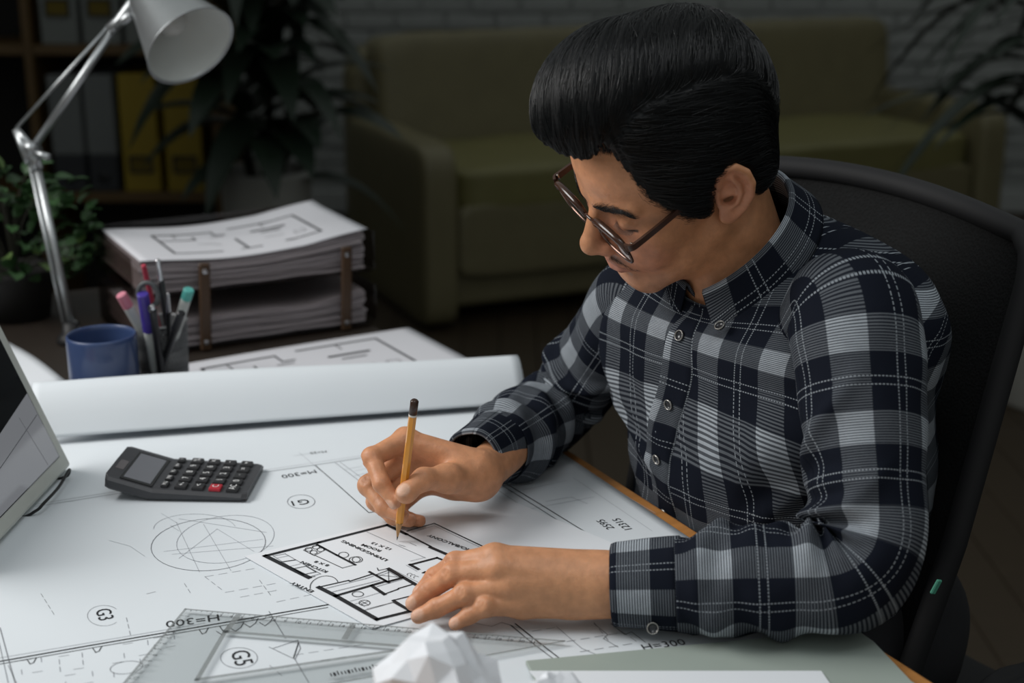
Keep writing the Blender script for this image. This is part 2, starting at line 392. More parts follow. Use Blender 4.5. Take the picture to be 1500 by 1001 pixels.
def b2i(b, z): return prof.index((b, z))
for (b, z) in prof:
    for i in range(NU):
        s = i / (NU - 1); p = (1 - s) * A0 + s * B0 + nb * b * (1 + .06 * math.sin(3 * s + 1)) ; p = p + du * (.034 * s ** 6 * min(1, max(0, (b2i(b, z) - 2) / 2))); V.append((p[0], p[1], ZP + z * (1.05 - .05 * s + .03 * math.sin(5 * s))))
V = np.array(V); so = obj('sheet', (V, grid_faces(NU, NV + len(prof))), M_paper, sheet, world=True, smooth=True)
sd = so.modifiers.new('thickness', 'SOLIDIFY'); sd.thickness = .0004; sd.offset = -1
L_ = []; Lg = []; Lp = []
Z1 = ZP + .0004
def PL(pts, wd, tgt, z=Z1): tgt.append(polyline([D(x, y, z)[:2] for x, y in pts], wd, z))
def DS_(a, b, wd, tgt, z=Z1): tgt.append(dashes(D(*a, z)[:2], D(*b, z)[:2], wd, z))
def ELL(cx, cy, rx, ry, wd, tgt, rot=0, a0=0, a1=360, z=Z1, n=40):
    c, s = math.cos(math.radians(rot)), math.sin(math.radians(rot)); pts = []
    for k in range(n + 1):
        a = math.radians(a0 + (a1 - a0) * k / n); u, v = rx * math.cos(a), ry * math.sin(a); pts.append((cx + c * u - s * v, cy + s * u + c * v))
    PL(pts, wd, tgt, z)
# long wall line low on the left, and its neighbours
PL([(0, 969), (130, 946), (300, 917), (480, 886), (528, 877)], .0016, L_); PL([(0, 973), (130, 950), (300, 921), (480, 890)], .0008, L_); PL([(0, 964), (300, 913)], .0005, Lg)
PL([(0, 920), (22, 1001)], .0009, Lg); PL([(-4, 930), (12, 1001)], .0006, Lg); PL([(12, 975), (24, 1001)], .0006, Lg)
PL([(52, 742), (105, 734), (190, 720)], .0008, Lg); PL([(52, 739), (190, 717)], .0006, Lg)
PL([(385, 692), (470, 680), (548, 668)], .0009, Lg); PL([(385, 689), (548, 665)], .0005, Lp)
PL([(462, 682), (500, 715), (540, 751), (556, 749)], .0010, L_); PL([(491, 678), (520, 700), (548, 722)], .0008, Lg); PL([(498, 677), (550, 715)], .0006, Lg)
PL([(520, 690), (548, 684)], .0005, Lp); PL([(438, 663), (470, 690)], .0005, Lp); PL([(430, 668), (455, 664)], .0005, Lp)
for k in range(3): PL([(505 + 14 * k, 688 + 9 * k), (530 + 12 * k, 683 + 9 * k)], .0005, Lp)
# sketch of circles by the calculator
ELL(305, 798, 84, 38, .0007, Lg, -4); ELL(330, 790, 72, 34, .0006, Lp, -8); ELL(285, 775, 60, 22, .0005, Lp, 0, 180, 350)
for a, b in (((258, 765), (292, 838)), ((298, 768), (338, 836)), ((240, 808), (385, 790)), ((252, 812), (400, 800)), ((262, 818), (318, 775)), ((250, 770), (262, 778)), ((318, 775), (372, 808)), ((262, 760), (390, 780))): PL([a, b], .0005, Lp)
PL([(160, 792), (190, 800), (212, 815)], .0004, Lp); PL([(236, 752), (262, 768)], .0004, Lp)
for a, b in (((300, 845), (390, 830)), ((300, 845), (330, 868)), ((330, 868), (430, 850)), ((352, 875), (420, 862)), ((380, 850), (402, 880)), ((215, 870), (240, 864)), ((270, 855), (286, 880)), ((185, 905), (192, 935)), ((405, 882), (470, 868)), ((60, 870), (82, 905))): DS_(a, b, .0005, Lg)
# dashed furniture below the wall line
for (x, y, w_, h_) in ((86, 962, 34, 22), (180, 944, 36, 20), (30, 968, 30, 20), (95, 990, 40, 16), (165, 972, 40, 20), (225, 935, 30, 16)):
    q = [(x, y), (x + w_, y - w_ * .16), (x + w_ + h_ * .1, y + h_ - w_ * .16), (x + h_ * .1, y + h_)]
    for k in range(4): DS_(q[k], q[(k + 1) % 4], .0005, Lg)
for x, y in ((40, 970), (136, 953), (292, 926), (322, 921)): PL([(x, y - 3), (x + 4, y + 3), (x + 9, y + 1), (x + 13, y - 6)], .0008, L_)
ELL(185, 978, 24, 9, .0005, Lg, -8)
# right of the hands
PL([(735, 705), (790, 738), (850, 775), (905, 808)], .0011, L_); PL([(728, 707), (785, 742), (845, 780), (898, 812)], .0008, L_); PL([(720, 712), (770, 745)], .0005, Lg)
PL([(740, 724), (830, 704)], .0005, Lp); PL([(765, 748), (870, 728)], .0005, Lp); PL([(800, 735), (836, 728), (860, 738)], .0005, Lp)
PL([(862, 690), (905, 720), (960, 752)], .0005, Lp); PL([(840, 700), (955, 778)], .0005, Lp)
PL([(755, 914), (790, 942), (824, 968)], .0012, L_); PL([(748, 916), (782, 944), (814, 968)], .0008, L_); PL([(815, 918), (852, 950), (880, 962)], .0006, Lg)
for a, b in (((870, 912), (900, 950)), ((910, 925), (940, 945)), ((830, 940), (930, 924)), ((850, 955), (945, 940)), ((780, 925), (840, 915))): DS_(a, b, .0006, Lg)
PL([(690, 912), (720, 918), (735, 912), (760, 920)], .0006, Lg); PL([(870, 914), (890, 930), (884, 936), (905, 948)], .0007, Lg); PL([(895, 914), (915, 930), (925, 926), (945, 941)], .0006, L_)
# below, under the set square
PL([(394, 896), (418, 935)], .0008, Lg); DS_((430, 960), (560, 940), .0005, Lg); PL([(400, 950), (436, 938), (440, 950), (432, 966)], .0007, Lg); PL([(437, 942), (430, 964)], .0009, L_); PL([(394, 948), (432, 966)], .0006, Lg)
PL([(432, 966), (452, 1000)], .0007, Lg); DS_((395, 975), (425, 1000), .0005, Lg); DS_((470, 968), (520, 960), .0006, Lg)
for x, y in ((388, 912), (366, 914), (345, 920), (325, 925)): PL([(x - 8, y), (x, y + 5), (x + 8, y - 1), (x + 12, y - 8)], .0007, L_)
obj('black_lines', join(*L_), M_ink, sheet, world=True, kind='stuff'); obj('thin_lines', join(*Lg), M_ink2, sheet, world=True, kind='stuff'); obj('pencil_sketch', join(*Lp), M_ink3, sheet, world=True, kind='stuff')
def TXT(s, a, b, h, z, flip=False, widen=1.0):
    "a,b: pixels of the start and end of the baseline"
    p = D(*a, z)[:2]; q = D(*b, z)[:2]; return lettering(s, p, q - p, h, z, None, widen)
tx = [TXT('G3', (139, 894), (146, 912), .0135, Z1), TXT('G5', (337, 955), (345, 976), .0155, Z1), TXT('G1', (452, 731), (430, 734), .013, Z1),
      TXT('H=300', (322, 900), (262, 908), .012, Z1), TXT('M=300', (462, 688), (408, 697), .010, Z1), TXT('H=300', (942, 953), (1000, 945), .010, Z1),
      TXT('2595', (901, 774), (885, 762), .009, Z1), TXT('12315', (928, 776), (908, 760), .009, Z1), TXT('M=25', (478, 660), (446, 664), .006, Z1)]
for q_ in tx: obj('lettering', q_, M_ink, sheet, world=True)
cr = []
ELL(152, 902, 24, 15, .0004, cr, 0, 40, 320); ELL(350, 964, 27, 15, .0005, cr, 0); ELL(441, 735, 20, 10, .0006, cr, 0)
obj('grid_bubbles', join(*cr), M_ink2, sheet, world=True, kind='stuff')

# ------------------------------------------------------------------ the small floor plan under the hands
ZQ = ZP + .0016; Z2 = ZQ + .0005
qc = [D(358, 815, ZQ)[:2], D(545, 921, ZQ)[:2]]
qdir = (D(570, 768, ZQ) - D(388, 812, ZQ))[:2]; qdir /= np.linalg.norm(qdir)
qL = np.linalg.norm((D(728, 724, ZQ) - D(358, 815, ZQ))[:2]); qc += [qc[1] + qdir * qL, qc[0] + qdir * qL]
plan = thing('floor_plan', 'white floor plan print with bold black walls, lying under the pencil and hands', 'drawing', (*(sum(qc) / 4), ZQ))
so = obj('sheet', prism([q for q in qc], ZQ - .0006, ZQ), M_paper2, plan, world=True)
W = []; T_ = []; G = []
def X(x, y): return (360 + x / 3.75, 750 + y / 3.75)
def WL(pts, wd, tgt=None): PL([X(*p) for p in pts], wd, W if tgt is None else tgt, Z2)
def CI(cx, cy, rx, ry, wd=.0007, tgt=None, a0=0, a1=360, rot=0):
    x, y = X(cx, cy); ELL(x, y, rx / 3.75, ry / 3.75, wd, W if tgt is None else tgt, rot, a0, a1, Z2)
WL([(105, 242), (400, 168), (775, 72)], .0040); WL([(775, 72), (880, 122)], .0042); WL([(875, 118), (1015, 190)], .0024); WL([(1015, 195), (1172, 262), (1330, 330)], .0042); WL([(108, 242), (345, 360)], .0052)
WL([(885, 106), (1035, 63)], .0014); WL([(1035, 63), (1350, 212), (1420, 245)], .0016); WL([(905, 114), (1035, 76), (1320, 210)], .0005, G)
WL([(392, 180), (500, 238), (600, 290)], .0026)
WL([(150, 242), (216, 230), (410, 340), (350, 356)], .0008, G); WL([(170, 254), (235, 240)], .0006, G); WL([(195, 275), (270, 264)], .0012); WL([(262, 312), (330, 298), (385, 330), (318, 344), (262, 312)], .0009); WL([(240, 300), (300, 285)], .0006, G); WL([(150, 242), (320, 350)], .0008, G)
WL([(317, 210), (396, 182), (440, 206), (375, 240), (317, 210)], .0008)
for c in ((345, 206), (385, 194), (372, 222), (410, 208)): CI(c[0], c[1], 19, 10)
WL([(378, 238), (530, 308), (600, 290)], .0008); CI(537, 236, 27, 15); CI(598, 262, 30, 15); CI(612, 262, 28, 16)
CI(430, 405, 78, 52, .0007, None, 180, 355, -12); WL([(345, 360), (380, 354)], .0008)
WL([(402, 415), (495, 462), (720, 590)], .0050); WL([(720, 590), (905, 545), (980, 526)], .0038); WL([(402, 413), (565, 376)], .0014); WL([(565, 376), (570, 381), (692, 342)], .0014); WL([(680, 330), (785, 388)], .0028)
WL([(440, 420), (660, 366), (700, 352)], .0008, G); WL([(475, 440), (735, 376)], .0008, G)
WL([(497, 460), (765, 382)], .0032); WL([(775, 384), (862, 362)], .0028); WL([(785, 313), (930, 398)], .0042); WL([(715, 345), (783, 320), (850, 360), (785, 386), (715, 345)], .0009); WL([(715, 345), (850, 360)], .0006); WL([(783, 320), (785, 386)], .0006); WL([(722, 308), (728, 322), (785, 310)], .0008); WL([(735, 350), (790, 330), (835, 358)], .0006, G)
WL([(690, 405), (760, 452)], .0038); WL([(760, 452), (835, 425), (840, 420), (915, 398)], .0014); WL([(720, 410), (860, 370)], .0008, G)
WL([(812, 488), (898, 542)], .0034); WL([(808, 486), (905, 462)], .0014); CI(615, 452, 31, 14); CI(652, 500, 30, 15); WL([(632, 490), (672, 510)], .0006); WL([(672, 490), (632, 510)], .0006)
WL([(575, 490), (620, 478), (748, 440)], .0006, G); WL([(600, 505), (630, 498), (650, 520)], .0006, G); WL([(655, 540), (808, 497), (890, 543), (745, 582)], .0008); WL([(665, 532), (800, 500)], .0005, G)
WL([(905, 290), (1050, 252), (1092, 268)], .0028); WL([(902, 290), (946, 314)], .0034)
WL([(665, 110), (985, 252)], .0006, G); WL([(795, 310), (968, 398)], .0005, G); WL([(880, 292), (940, 326)], .0005, G); WL([(905, 270), (985, 250)], .0005, G)
for k in range(3): CI(900 + 18 * k, 345 + 8 * k, 14, 8, .0005, G, 150, 330)
WL([(900, 170), (935, 185)], .0006, G); WL([(840, 180), (875, 190)], .0006, G)
obj('walls', join(*W), M_ink, plan, world=True, label='bold black printed walls', kind='stuff'); obj('thin_lines', join(*G), M_ink2, plan, world=True, kind='stuff')
def XT(s, a, b, h):
    pa, pb = D(*X(*a), Z2)[:2], D(*X(*b), Z2)[:2]; L = np.linalg.norm(pb - pa); m = lettering(s, pa, pb - pa, h, Z2)
    xd = (pb - pa) / L; pa = pa - np.array([-xd[1], xd[0]]) * h * .5; ext = (m[0][:, :2] - pa) @ xd; return lettering(s, pa, pb - pa, h, Z2, None, L / max(ext.max(), 1e-6), .018)
tx = [XT('LIVING/DINING', (775, 268), (538, 156), .0042), XT('ROOM', (741, 216), (646, 176), .0042), XT('12 X 13', (800, 208), (700, 166), .0040),
      XT('KITCHEN', (446, 331), (314, 271), .0043), XT('8 X 8', (454, 296), (386, 268), .0040), XT('ENTRY', (368, 440), (258, 384), .0046),
      XT('PATIO/BALCONY', (1290, 232), (1010, 124), .0046), XT('BEDROOM', (1130, 396), (985, 326), .0050)]
for q_ in tx: obj('lettering', q_, M_ink, plan, world=True)

# ------------------------------------------------------------------ clear set square
M_clear = clear_mat('clear_grey_plastic', (.955, .962, .960), .12)
M_edge = mat('frosted_edge', (.20, .215, .215), .35, .05, alpha=.72)
ZS = ZP + .0022; TS = .0020
ta = D(272, 896, ZS)[:2]; tb = D(826, 943, ZS)[:2]; ax = (tb - ta); LT = np.linalg.norm(ax); ax /= LT; ay = np.array([ax[1], -ax[0]])
def SQ(u, v): return ta + ax * u + ay * v
HV = LT * .577
outer = [(0, 0), (LT, 0), (0, HV)]
ia = D(330, 929, ZS)[:2]; ih = D(560, 948, ZS)[:2]; ic = D(293, 994, ZS)[:2]
inner = [((p - ta) @ ax, (p - ta) @ ay) for p in (ia, ih, ic)]
inner = [inner[0], (inner[1][0] + .03, inner[0][1] + (inner[1][1] - inner[0][1]) * 1.2), (inner[2][0], inner[2][1] + .006)]
ss = thing('set_square', 'large clear plastic set square with black ruler numbers lying on the drawing', 'set square', (*SQ(.1, .05), ZS))
V = []
for z in (ZS, ZS + TS):
    for (u, v) in outer + inner: p = SQ(u, v); V.append((p[0], p[1], z))
Fq = []
for k in range(3):
    k2 = (k + 1) % 3
    Fq += [[k, k2, 3 + k2, 3 + k], [6 + k, 9 + k, 9 + k2, 6 + k2], [k, 6 + k, 6 + k2, k2], [3 + k, 3 + k2, 9 + k2, 9 + k]]
ob_ = obj('blade', (V, Fq), M_clear, ss, world=True)
ze = ZS + TS + .0003
eb = []
for ring, wd in ((outer, .0024), (inner, .0042)):
    for k in range(3): eb.append(ribbon(SQ(*ring[k]), SQ(*ring[(k + 1) % 3]), wd, ze))
for u in (LT * .148, LT * .455, LT * .745): eb.append(ribbon(SQ(u, .004), SQ(u, .004 + .028 * (1 - u / LT) ** .7 + .004), .0055, ze))
obj('bevelled_edges', join(*eb), M_edge, ss, world=True)
tk = []; nm = []
ncm = int(LT * 100) - 1
for k in range(ncm * 2 + 1):
    u = .006 + k * .005; 
    if u > LT - .02: break
    tk.append(ribbon(SQ(u, .0006), SQ(u, .0030 if k % 2 == 0 else .0020), .00060, ze))
    if k % 2 == 0 and k >= 4: nm.append(lettering(str(k // 2), SQ(u - .002, .0084), ax, .0044, ze))
for k in range(int(HV * 200) - 6):
    v = .012 + k * .005
    tk.append(ribbon(SQ(.0006, v), SQ(.0030 if k % 2 == 0 else .002, v), .00060, ze))
    if k % 2 == 0: nm.append(lettering(str(k // 2 + 1), SQ(.0085, v + .002), -ay, .0042, ze))
obj('tick_marks', join(*tk), M_ink, ss, world=True, kind='stuff'); obj('numerals', join(*nm), M_ink, ss, world=True, kind='stuff')
hp = []
hd = (SQ(0, HV) - SQ(LT, 0)); hd /= np.linalg.norm(hd); hn = np.array([hd[1], -hd[0]])
if (SQ(0, 0) - SQ(LT, 0)) @ hn < 0: hn = -hn
for k in range(38):
    a = SQ(LT, 0) + hd * (.09 + k * .003) + hn * .012
    hp.append(ribbon(a, a + hn * (.004 if k % 5 else .006), .0012 if k % 4 else .0022, ze))
obj('protractor_marks', join(*hp), M_ink, ss, world=True, kind='stuff')

# ------------------------------------------------------------------ grey folder and the sheet on it, bottom right
ZF = ZP + .0009
M_folder = mat('grey_green_card', (.31, .355, .32), .6, .05, 20)
fp = [D(770, 973, ZF)[:2], D(1238, 928, ZF)[:2], D(1256, 928, ZF)[:2], D(1280, 945, ZF)[:2], D(1335, 1003, ZF)[:2]]
fp += [fp[-1] - E2 * .10, np.array([.06, .86])]
fo = thing('folder', 'grey-green card folder lying at the desk corner beside the checked sleeve', 'folder', (*(sum(fp) / len(fp)), ZF))
obj('cover', prism(fp[::-1], ZF, ZF + .0035, .0008, 1), M_folder, fo, world=True)
zz = ZF + .0041
q = [D(775, 984, zz)[:2], D(1203, 984, zz)[:2], D(1216, 1003, zz)[:2]]; q += [q[2] - E2 * .06, np.array([.07, .92])]
wp = thing('paper', 'plain white sheet lying on top of the grey-green folder', 'paper', (*(sum(q) / 5), zz))
obj('sheet', prism(q[::-1], zz, zz + .0006), M_paper2, wp, world=True)

# ------------------------------------------------------------------ crumpled paper, very near the lens
def crumple(r, seed, n=3):
    bm = bmesh.new(); bmesh.ops.create_icosphere(bm, subdivisions=n, radius=1)
    rg = np.random.default_rng(seed); N = rg.normal(size=(24, 3)); N /= np.linalg.norm(N, axis=1)[:, None]; dd = rg.uniform(.55, .98, 24)
    for q in bm.verts:
        p = np.array(q.co); c = N @ p; m = np.min(np.where(c > .2, dd / np.maximum(c, .2), 9)); m2 = .06 * math.sin(9 * p[0] + 5 * p[1] + seed) * math.sin(8 * p[2] + seed)
        rdg = .05 * abs(math.sin(11 * p[1] + 6 * p[2] + seed)); q.co = Vector(p * r * (m + m2 - rdg))
    return bm_out(bm)
M_crum = mat('crumpled_white_paper', (.82, .84, .88), .8, .03, 20)
for (x, y, zc, r, sd_, lb) in ((650, 1046, .808, .064, 3, 'crumpled white paper ball, the larger one, lying before the set square'), (812, 1052, .780, .036, 8, 'small crumpled white paper ball between the larger one and the folder')):
    c = D(x, y, zc); t = thing('paper_ball', lb, 'paper', (c[0], c[1], ZP + .0045)); v, f = crumple(r, sd_); v = v + np.array([c[0], c[1], 0]); v[:, 2] += ZP + .0045 - v[:, 2].min()
    obj('crumpled_sheet', (v, f), M_crum, t, world=True)
# ------------------------------------------------------------------ calculator
M_calc = mat('charcoal_plastic', (.045, .046, .051), .42, .1, 200, .05)
M_key = mat('black_key', (.020, .020, .022), .45, .1, 100)
M_keyr = mat('red_key', (.42, .02, .035), .4, .1, 100)
M_legend = mat('white_legend', (.75, .75, .75), .5, .02)
M_lcd = mat('grey_lcd', (.155, .16, .18), .22, .05, 50)
M_solar = mat('solar_cell', (.11, .10, .105), .15, .1, 50)
crz = math.radians(-2); cu_ = np.array([math.cos(crz), math.sin(crz)]); cpc = D(361, 739)[:2] - cu_ * .0757 + np.array([-cu_[1], cu_[0]]) * .0468
ca = thing('calculator', 'dark grey pocket calculator with tilted display and one red key', 'calculator', (cpc[0] , cpc[1], ZP + .001), crz)
ca.scale = (.90, .90, .90)
CL, CW = .168, .104
def zt_(x):
    "top surface height along the body"
    return .0145 + (.30 * (-.028 - x) if x < -.028 else 0) - (.05 * (x + .028) if x > -.028 else 0)
sec = []
xs = [-.084, -.080, -.055, -.034, -.028, -.02, 0, .03, .06, .078, .084]
V = []
for x in xs:
    zt2 = zt_(x); zb2 = (.30 * (-.034 - x) * .95 if x < -.034 else 0.0) ; e = .004 if abs(x) > .082 else 0
    ring = [(-CW / 2 + .002 + e, zb2 + .001), (-CW / 2, zb2 + .004), (-CW / 2 + e, zt2 - .004), (-CW / 2 + .0035 + e, zt2 - .0006), (-CW / 2 + .009, zt2 + .0002), (0, zt2 + .0006), (CW / 2 - .009, zt2 + .0002), (CW / 2 - .0035 - e, zt2 - .0006), (CW / 2 - e, zt2 - .004), (CW / 2, zb2 + .004), (CW / 2 - .002 - e, zb2 + .001)]
    V += [(x, y, z) for y, z in ring]
n = 11; Fq = grid_faces(n, len(xs), True) + [list(range(n))[::-1], [(len(xs) - 1) * n + k for k in range(n)]]
obj('body', (np.array(V), [q[::-1] for q in Fq]), M_calc, ca, smooth=False)
ta_ = math.atan(.30)
def onhead(x0, y0, sx, sy, h, name, m, bev=.001):
    z = zt_(x0) + .0004; return obj(name, xf(box((0, 0, 0), (sx, sy, h), bev, 2), (x0, y0, z), (0, ta_, 0)), m, ca)
onhead(-.0485, -.004, .040, .084, .0016, 'display_frame', mat('glossy_black', (.012, .012, .013), .2, .05))
onhead(-.0485, -.004, .033, .074, .0028, 'display', M_lcd, .0006)
onhead(-.0745, -.010, .0105, .026, .0016, 'solar_panel', M_solar, .0006)
rows = [['MU', 'MR', 'M-', 'M+', '/'], ['+-', '7', '8', '9', '%'], ['<', '4', '5', '6', 'x'], ['C', '1', '2', '3', '-'], ['AC', '0', '.', '=', '+']]
rx = [-.0155, .004, .0245, .0450, .0655]
for i, rw in enumerate(rows):
    for j, s in enumerate(rw):
        y = -.0385 + j * .01925; sx, sy = (.0090, .0125) if i == 0 else (.0145, .0155); x = rx[i]; z = zt_(x)
        red = (i == 3 and j == 0)
        k_ = obj('key', xf(box((0, 0, .0012), (sx, sy, .0052), .0016, 2), (x, y, z), (0, .05, 0)), M_keyr if red else M_key, ca, smooth=False, label='red key' if red else None)
        v, f = lettering(s, (0, 0), (0, 1), .0078 if i else .0050, 0); c = (v.max(0) + v.min(0)) / 2; v = v - c; v[:, 2] = 0
        lg = obj('key_legend', xf((v, f), (0, 0, 0)), M_legend, k_); lg.location = (x, y, z + .0041)

# ------------------------------------------------------------------ tablet screen on a wire stand, left
M_white = mat('warm_white_plastic', (.50, .52, .48), .4, .04, 60)
M_screen = mat('dark_screen_glass', (.010, .011, .013), .06, .1, 3, spec=.9)
tb0 = D(0, 805)[:2]; tb1 = D(106, 690)[:2]
ydir = tb1 - tb0; ydir /= np.linalg.norm(ydir); TLN = .30
upd = np.array([-.36, 0.06, .93]); upd /= np.linalg.norm(upd)
yd = np.array([ydir[0], ydir[1], 0]); nd = np.cross(yd, upd); nd /= np.linalg.norm(nd)
if nd[0] < 0: nd = -nd
upd = np.cross(nd, yd); upd = upd if upd[2] > 0 else -upd
org = np.array([tb1[0], tb1[1], ZP + .006])
MT = np.eye(4); MT[:3, 0] = yd; MT[:3, 1] = upd; MT[:3, 2] = nd; MT[:3, 3] = org
if np.linalg.det(MT[:3, :3]) < 0: MT[:3, 2] *= 1; 
tab = thing('tablet', 'white framed tablet leaning back on a black wire stand beside the calculator', 'tablet', (org[0], org[1] - .12, ZP))
TW, TH, TT = .27, .205, .014
obj('frame', xf(box((-TW / 2, TH / 2, -TT / 2), (TW, TH, TT), .004, 3), M=MT), M_white, tab, world=True)
obj('screen', xf(box((-TW / 2, TH / 2, .0003), (TW - .036, TH - .036, .0012)), M=MT), M_screen, tab, world=True)
M_refl = bpy.data.materials.new('reflection_glow'); M_refl.use_nodes = True  # emission paints the reflection of white paper in the screen glass
def _refl():
    nt = M_refl.node_tree; b = nt.nodes['Principled BSDF']; tc = nt.nodes.new('ShaderNodeTexCoord'); nz = nt.nodes.new('ShaderNodeTexNoise'); nz.inputs['Scale'].default_value = 6; cr2 = nt.nodes.new('ShaderNodeMix'); cr2.data_type = 'RGBA'
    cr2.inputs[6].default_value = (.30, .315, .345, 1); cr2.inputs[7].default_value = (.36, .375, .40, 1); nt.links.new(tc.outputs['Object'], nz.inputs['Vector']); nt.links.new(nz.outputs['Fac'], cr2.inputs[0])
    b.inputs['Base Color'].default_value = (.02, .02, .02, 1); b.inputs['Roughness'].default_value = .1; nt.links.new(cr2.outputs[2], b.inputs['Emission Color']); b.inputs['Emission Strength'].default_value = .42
_refl()
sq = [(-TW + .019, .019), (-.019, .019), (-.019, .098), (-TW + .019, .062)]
obj('reflection_panel', xf((np.array([(x, y, .0010) for x, y in sq]), [[0, 1, 2, 3]]), M=MT), M_refl, tab, world=True, label='painted reflection of pale paper on the lower screen')
obj('screen_line', xf(join(ribbon((-TW + .02, .042), (-.022, .072), .0008, .0012), ribbon((-.05, .021), (-.06, .083), .0006, .0012)), M=MT), mat('screen_line', (.05, .052, .058), .4), tab, world=True)  # thin dark lines laid over the pale panel
def TP(x, y, z): return (MT[:3, :3] @ np.array([x, y, z]) + org)
wire = smooth_path([TP(-.028, .016, -.016), TP(-.028, -.001, -.012), TP(-.029, -.003, .004), TP(-.034, .004, .012), TP(-.075, .000, .014), TP(-.118, .000, .014), TP(-.126, -.003, .006), TP(-.128, -.002, -.012), TP(-.128, .03, -.017)], 50)
obj('wire_lip', tube(wire, .0017, 8), M_steel, tab, world=True, smooth=True)
st_ = []
for sx in (-.06, -.21): st_.append(tube([TP(sx, .14, -.016), TP(sx, .14, -.018), np.array([*(TP(sx, .14, -.016)[:2] + np.array([-.075, 0])), ZP + .002])], .0025, 8))
obj('wire_support', join(*st_), M_steel, tab, world=True, smooth=True)

# ------------------------------------------------------------------ loose white sheet behind the tablet
q0, q1 = D(-40, 470)[:2], D(98, 562)[:2]; dr = (q1 - q0) / np.linalg.norm(q1 - q0); nn = np.array([dr[1], -dr[0]])
if nn[0] > 0: nn = -nn
V = []
for j in range(10):
    for i in range(16):
        p = q0 + dr * (i / 15 * np.linalg.norm(q1 - q0)) + nn * (j / 9 * .11); V.append((p[0], p[1], .752 + .008 * math.sin(PI * min(1, i / 15 * 1.02)) * (1 - j / 14) * abs(math.sin(2 + 3 * i / 15))))
t = thing('paper', 'loose white sheet lying behind the tablet, next to the blue mug', 'paper', (*q1, .7505))
so = obj('sheet', (np.array(V), grid_faces(16, 10)), M_paper2, t, world=True, smooth=True); sd = so.modifiers.new('thickness', 'SOLIDIFY'); sd.thickness = .0006

# ------------------------------------------------------------------ blue mug
M_mug = mat('blue_glaze', (.030, .054, .135), .36, .08, 8, spec=.6, coat=.3)
mg = thing('mug', 'dark blue ceramic mug standing behind the curled drawing', 'mug', (-.517, 1.714, .7505))
obj('cup', lathe([(0, .004), (.030, .004), (.031, 0), (.036, 0), (.0415, .006), (.0432, .02), (.0434, .090), (.0428, .0945), (.0415, .096), (.0402, .0945), (.0396, .089), (.0392, .02), (.034, .008), (0, .007)], 64), M_mug, mg, smooth=True)
hpth = smooth_path([(.0420, 0, .076), (.060, 0, .080), (.070, 0, .066), (.071, 0, .044), (.062, 0, .026), (.0420, 0, .022)], 24)
obj('handle', xf(tube(hpth, .0055, 12), rot=(0, 0, math.radians(112))), M_mug, mg, smooth=True)

# ------------------------------------------------------------------ mesh pen cup and what stands in it
M_mesh = mat('grey_wire_mesh', (.19, .195, .20), .45, .2, 300, .3, metal=.5)
PCX, PCY = -.457, 1.778
pc = thing('pen_cup', 'grey metal mesh pen cup beside the blue mug', 'pen cup', (PCX, PCY, .7505))
def mesh_wall(r0, r1, z0, z1, na=84, nz=30):
    "diamond lattice of thin wires around a cup"
    parts = []
    for s in (1, -1):
        for k in range(na // 2):
            pts = []
            for i in range(9):
                t = i / 8; a = 2 * PI * k / (na // 2) + s * t * 2 * PI * .20; r = r0 + (r1 - r0) * t; pts.append((r * math.cos(a), r * math.sin(a), z0 + (z1 - z0) * t))
            parts.append(tube(pts, .00075, 4, False))
    return join(*parts)
obj('mesh_wall', mesh_wall(.0300, .0330, .004, .093), M_mesh, pc, kind='stuff')
obj('inner_liner', lathe([(.0287, .004), (.0317, .093)], 48, False), mat('grey_liner', (.10, .104, .108), .5, .1, metal=.2), pc, smooth=True)
obj('rim', tube([(.0333 * math.cos(a), .0333 * math.sin(a), .0935) for a in np.linspace(0, 2 * PI, 60)[:-1]], .0016, 10, closed=True), M_mesh, pc, smooth=True)
obj('base', lathe([(0, 0), (.0305, 0), (.0310, .012), (.0300, .012), (.0285, .003), (0, .003)], 48), M_mesh, pc, smooth=True)
obj('band', lathe([(.0312, .034), (.0316, .034), (.0322, .058), (.0318, .058)], 48, False), mat('grey_band', (.12, .12, .12), .5, .1, metal=.5), pc, smooth=True)
def stick(name, label, top, bot, segs, group=None):
    "pen-like thing: segs = (part, t0, t1, r0, r1, material)"
    top = np.array(top); bot = np.array(bot); d = top - bot; L = np.linalg.norm(d)
    t = thing(name, label, 'marker' if 'marker' in name else ('pencil' if 'pencil' in name else 'pen'), bot, 0, group)
    for (pn, t0, t1, r0, r1, m) in segs:
        b = min(.0012, r0 * .4)
        pr = [(0, t0 * L), (r0 - b, t0 * L), (r0, t0 * L + b), (r1, t1 * L - b), (r1 - b, t1 * L), (0, t1 * L)]
        o_ = obj(pn, place(lathe(pr, 20), bot, d / L), m, t, world=True, smooth=False)
    return t, d / L, L
def cupbot(ax_, ay_): return np.array([PCX + ax_, PCY + ay_, .7552])
Mw = mat('marker_white', (.50, .52, .50), .4, .03); Mpk = mat('marker_pink', (.55, .20, .26), .4); Mtl = mat('marker_teal', (.10, .42, .38), .4); Mpu = mat('marker_purple', (.055, .035, .26), .35); Mbk = mat('pen_black', (.012, .012, .014), .3); Msl = mat('pen_silver', (.5, .5, .52), .25, metal=.9); Mrd = mat('pencil_red', (.38, .03, .06), .4)
stick('marker', 'pale marker with a pink end leaning left in the pen cup', P(177, 431, 1.80), cupbot(.010, .004), [('barrel', 0, .86, .0062, .0068, Mw), ('end_cap', .86, 1, .0071, .0071, Mpk)])
stick('marker', 'pale marker with a teal end leaning right in the pen cup', P(277, 424, 1.80), cupbot(-.010, .004), [('barrel', 0, .90, .0062, .0066, Mw), ('end_cap', .90, 1, .0069, .0069, Mtl)])
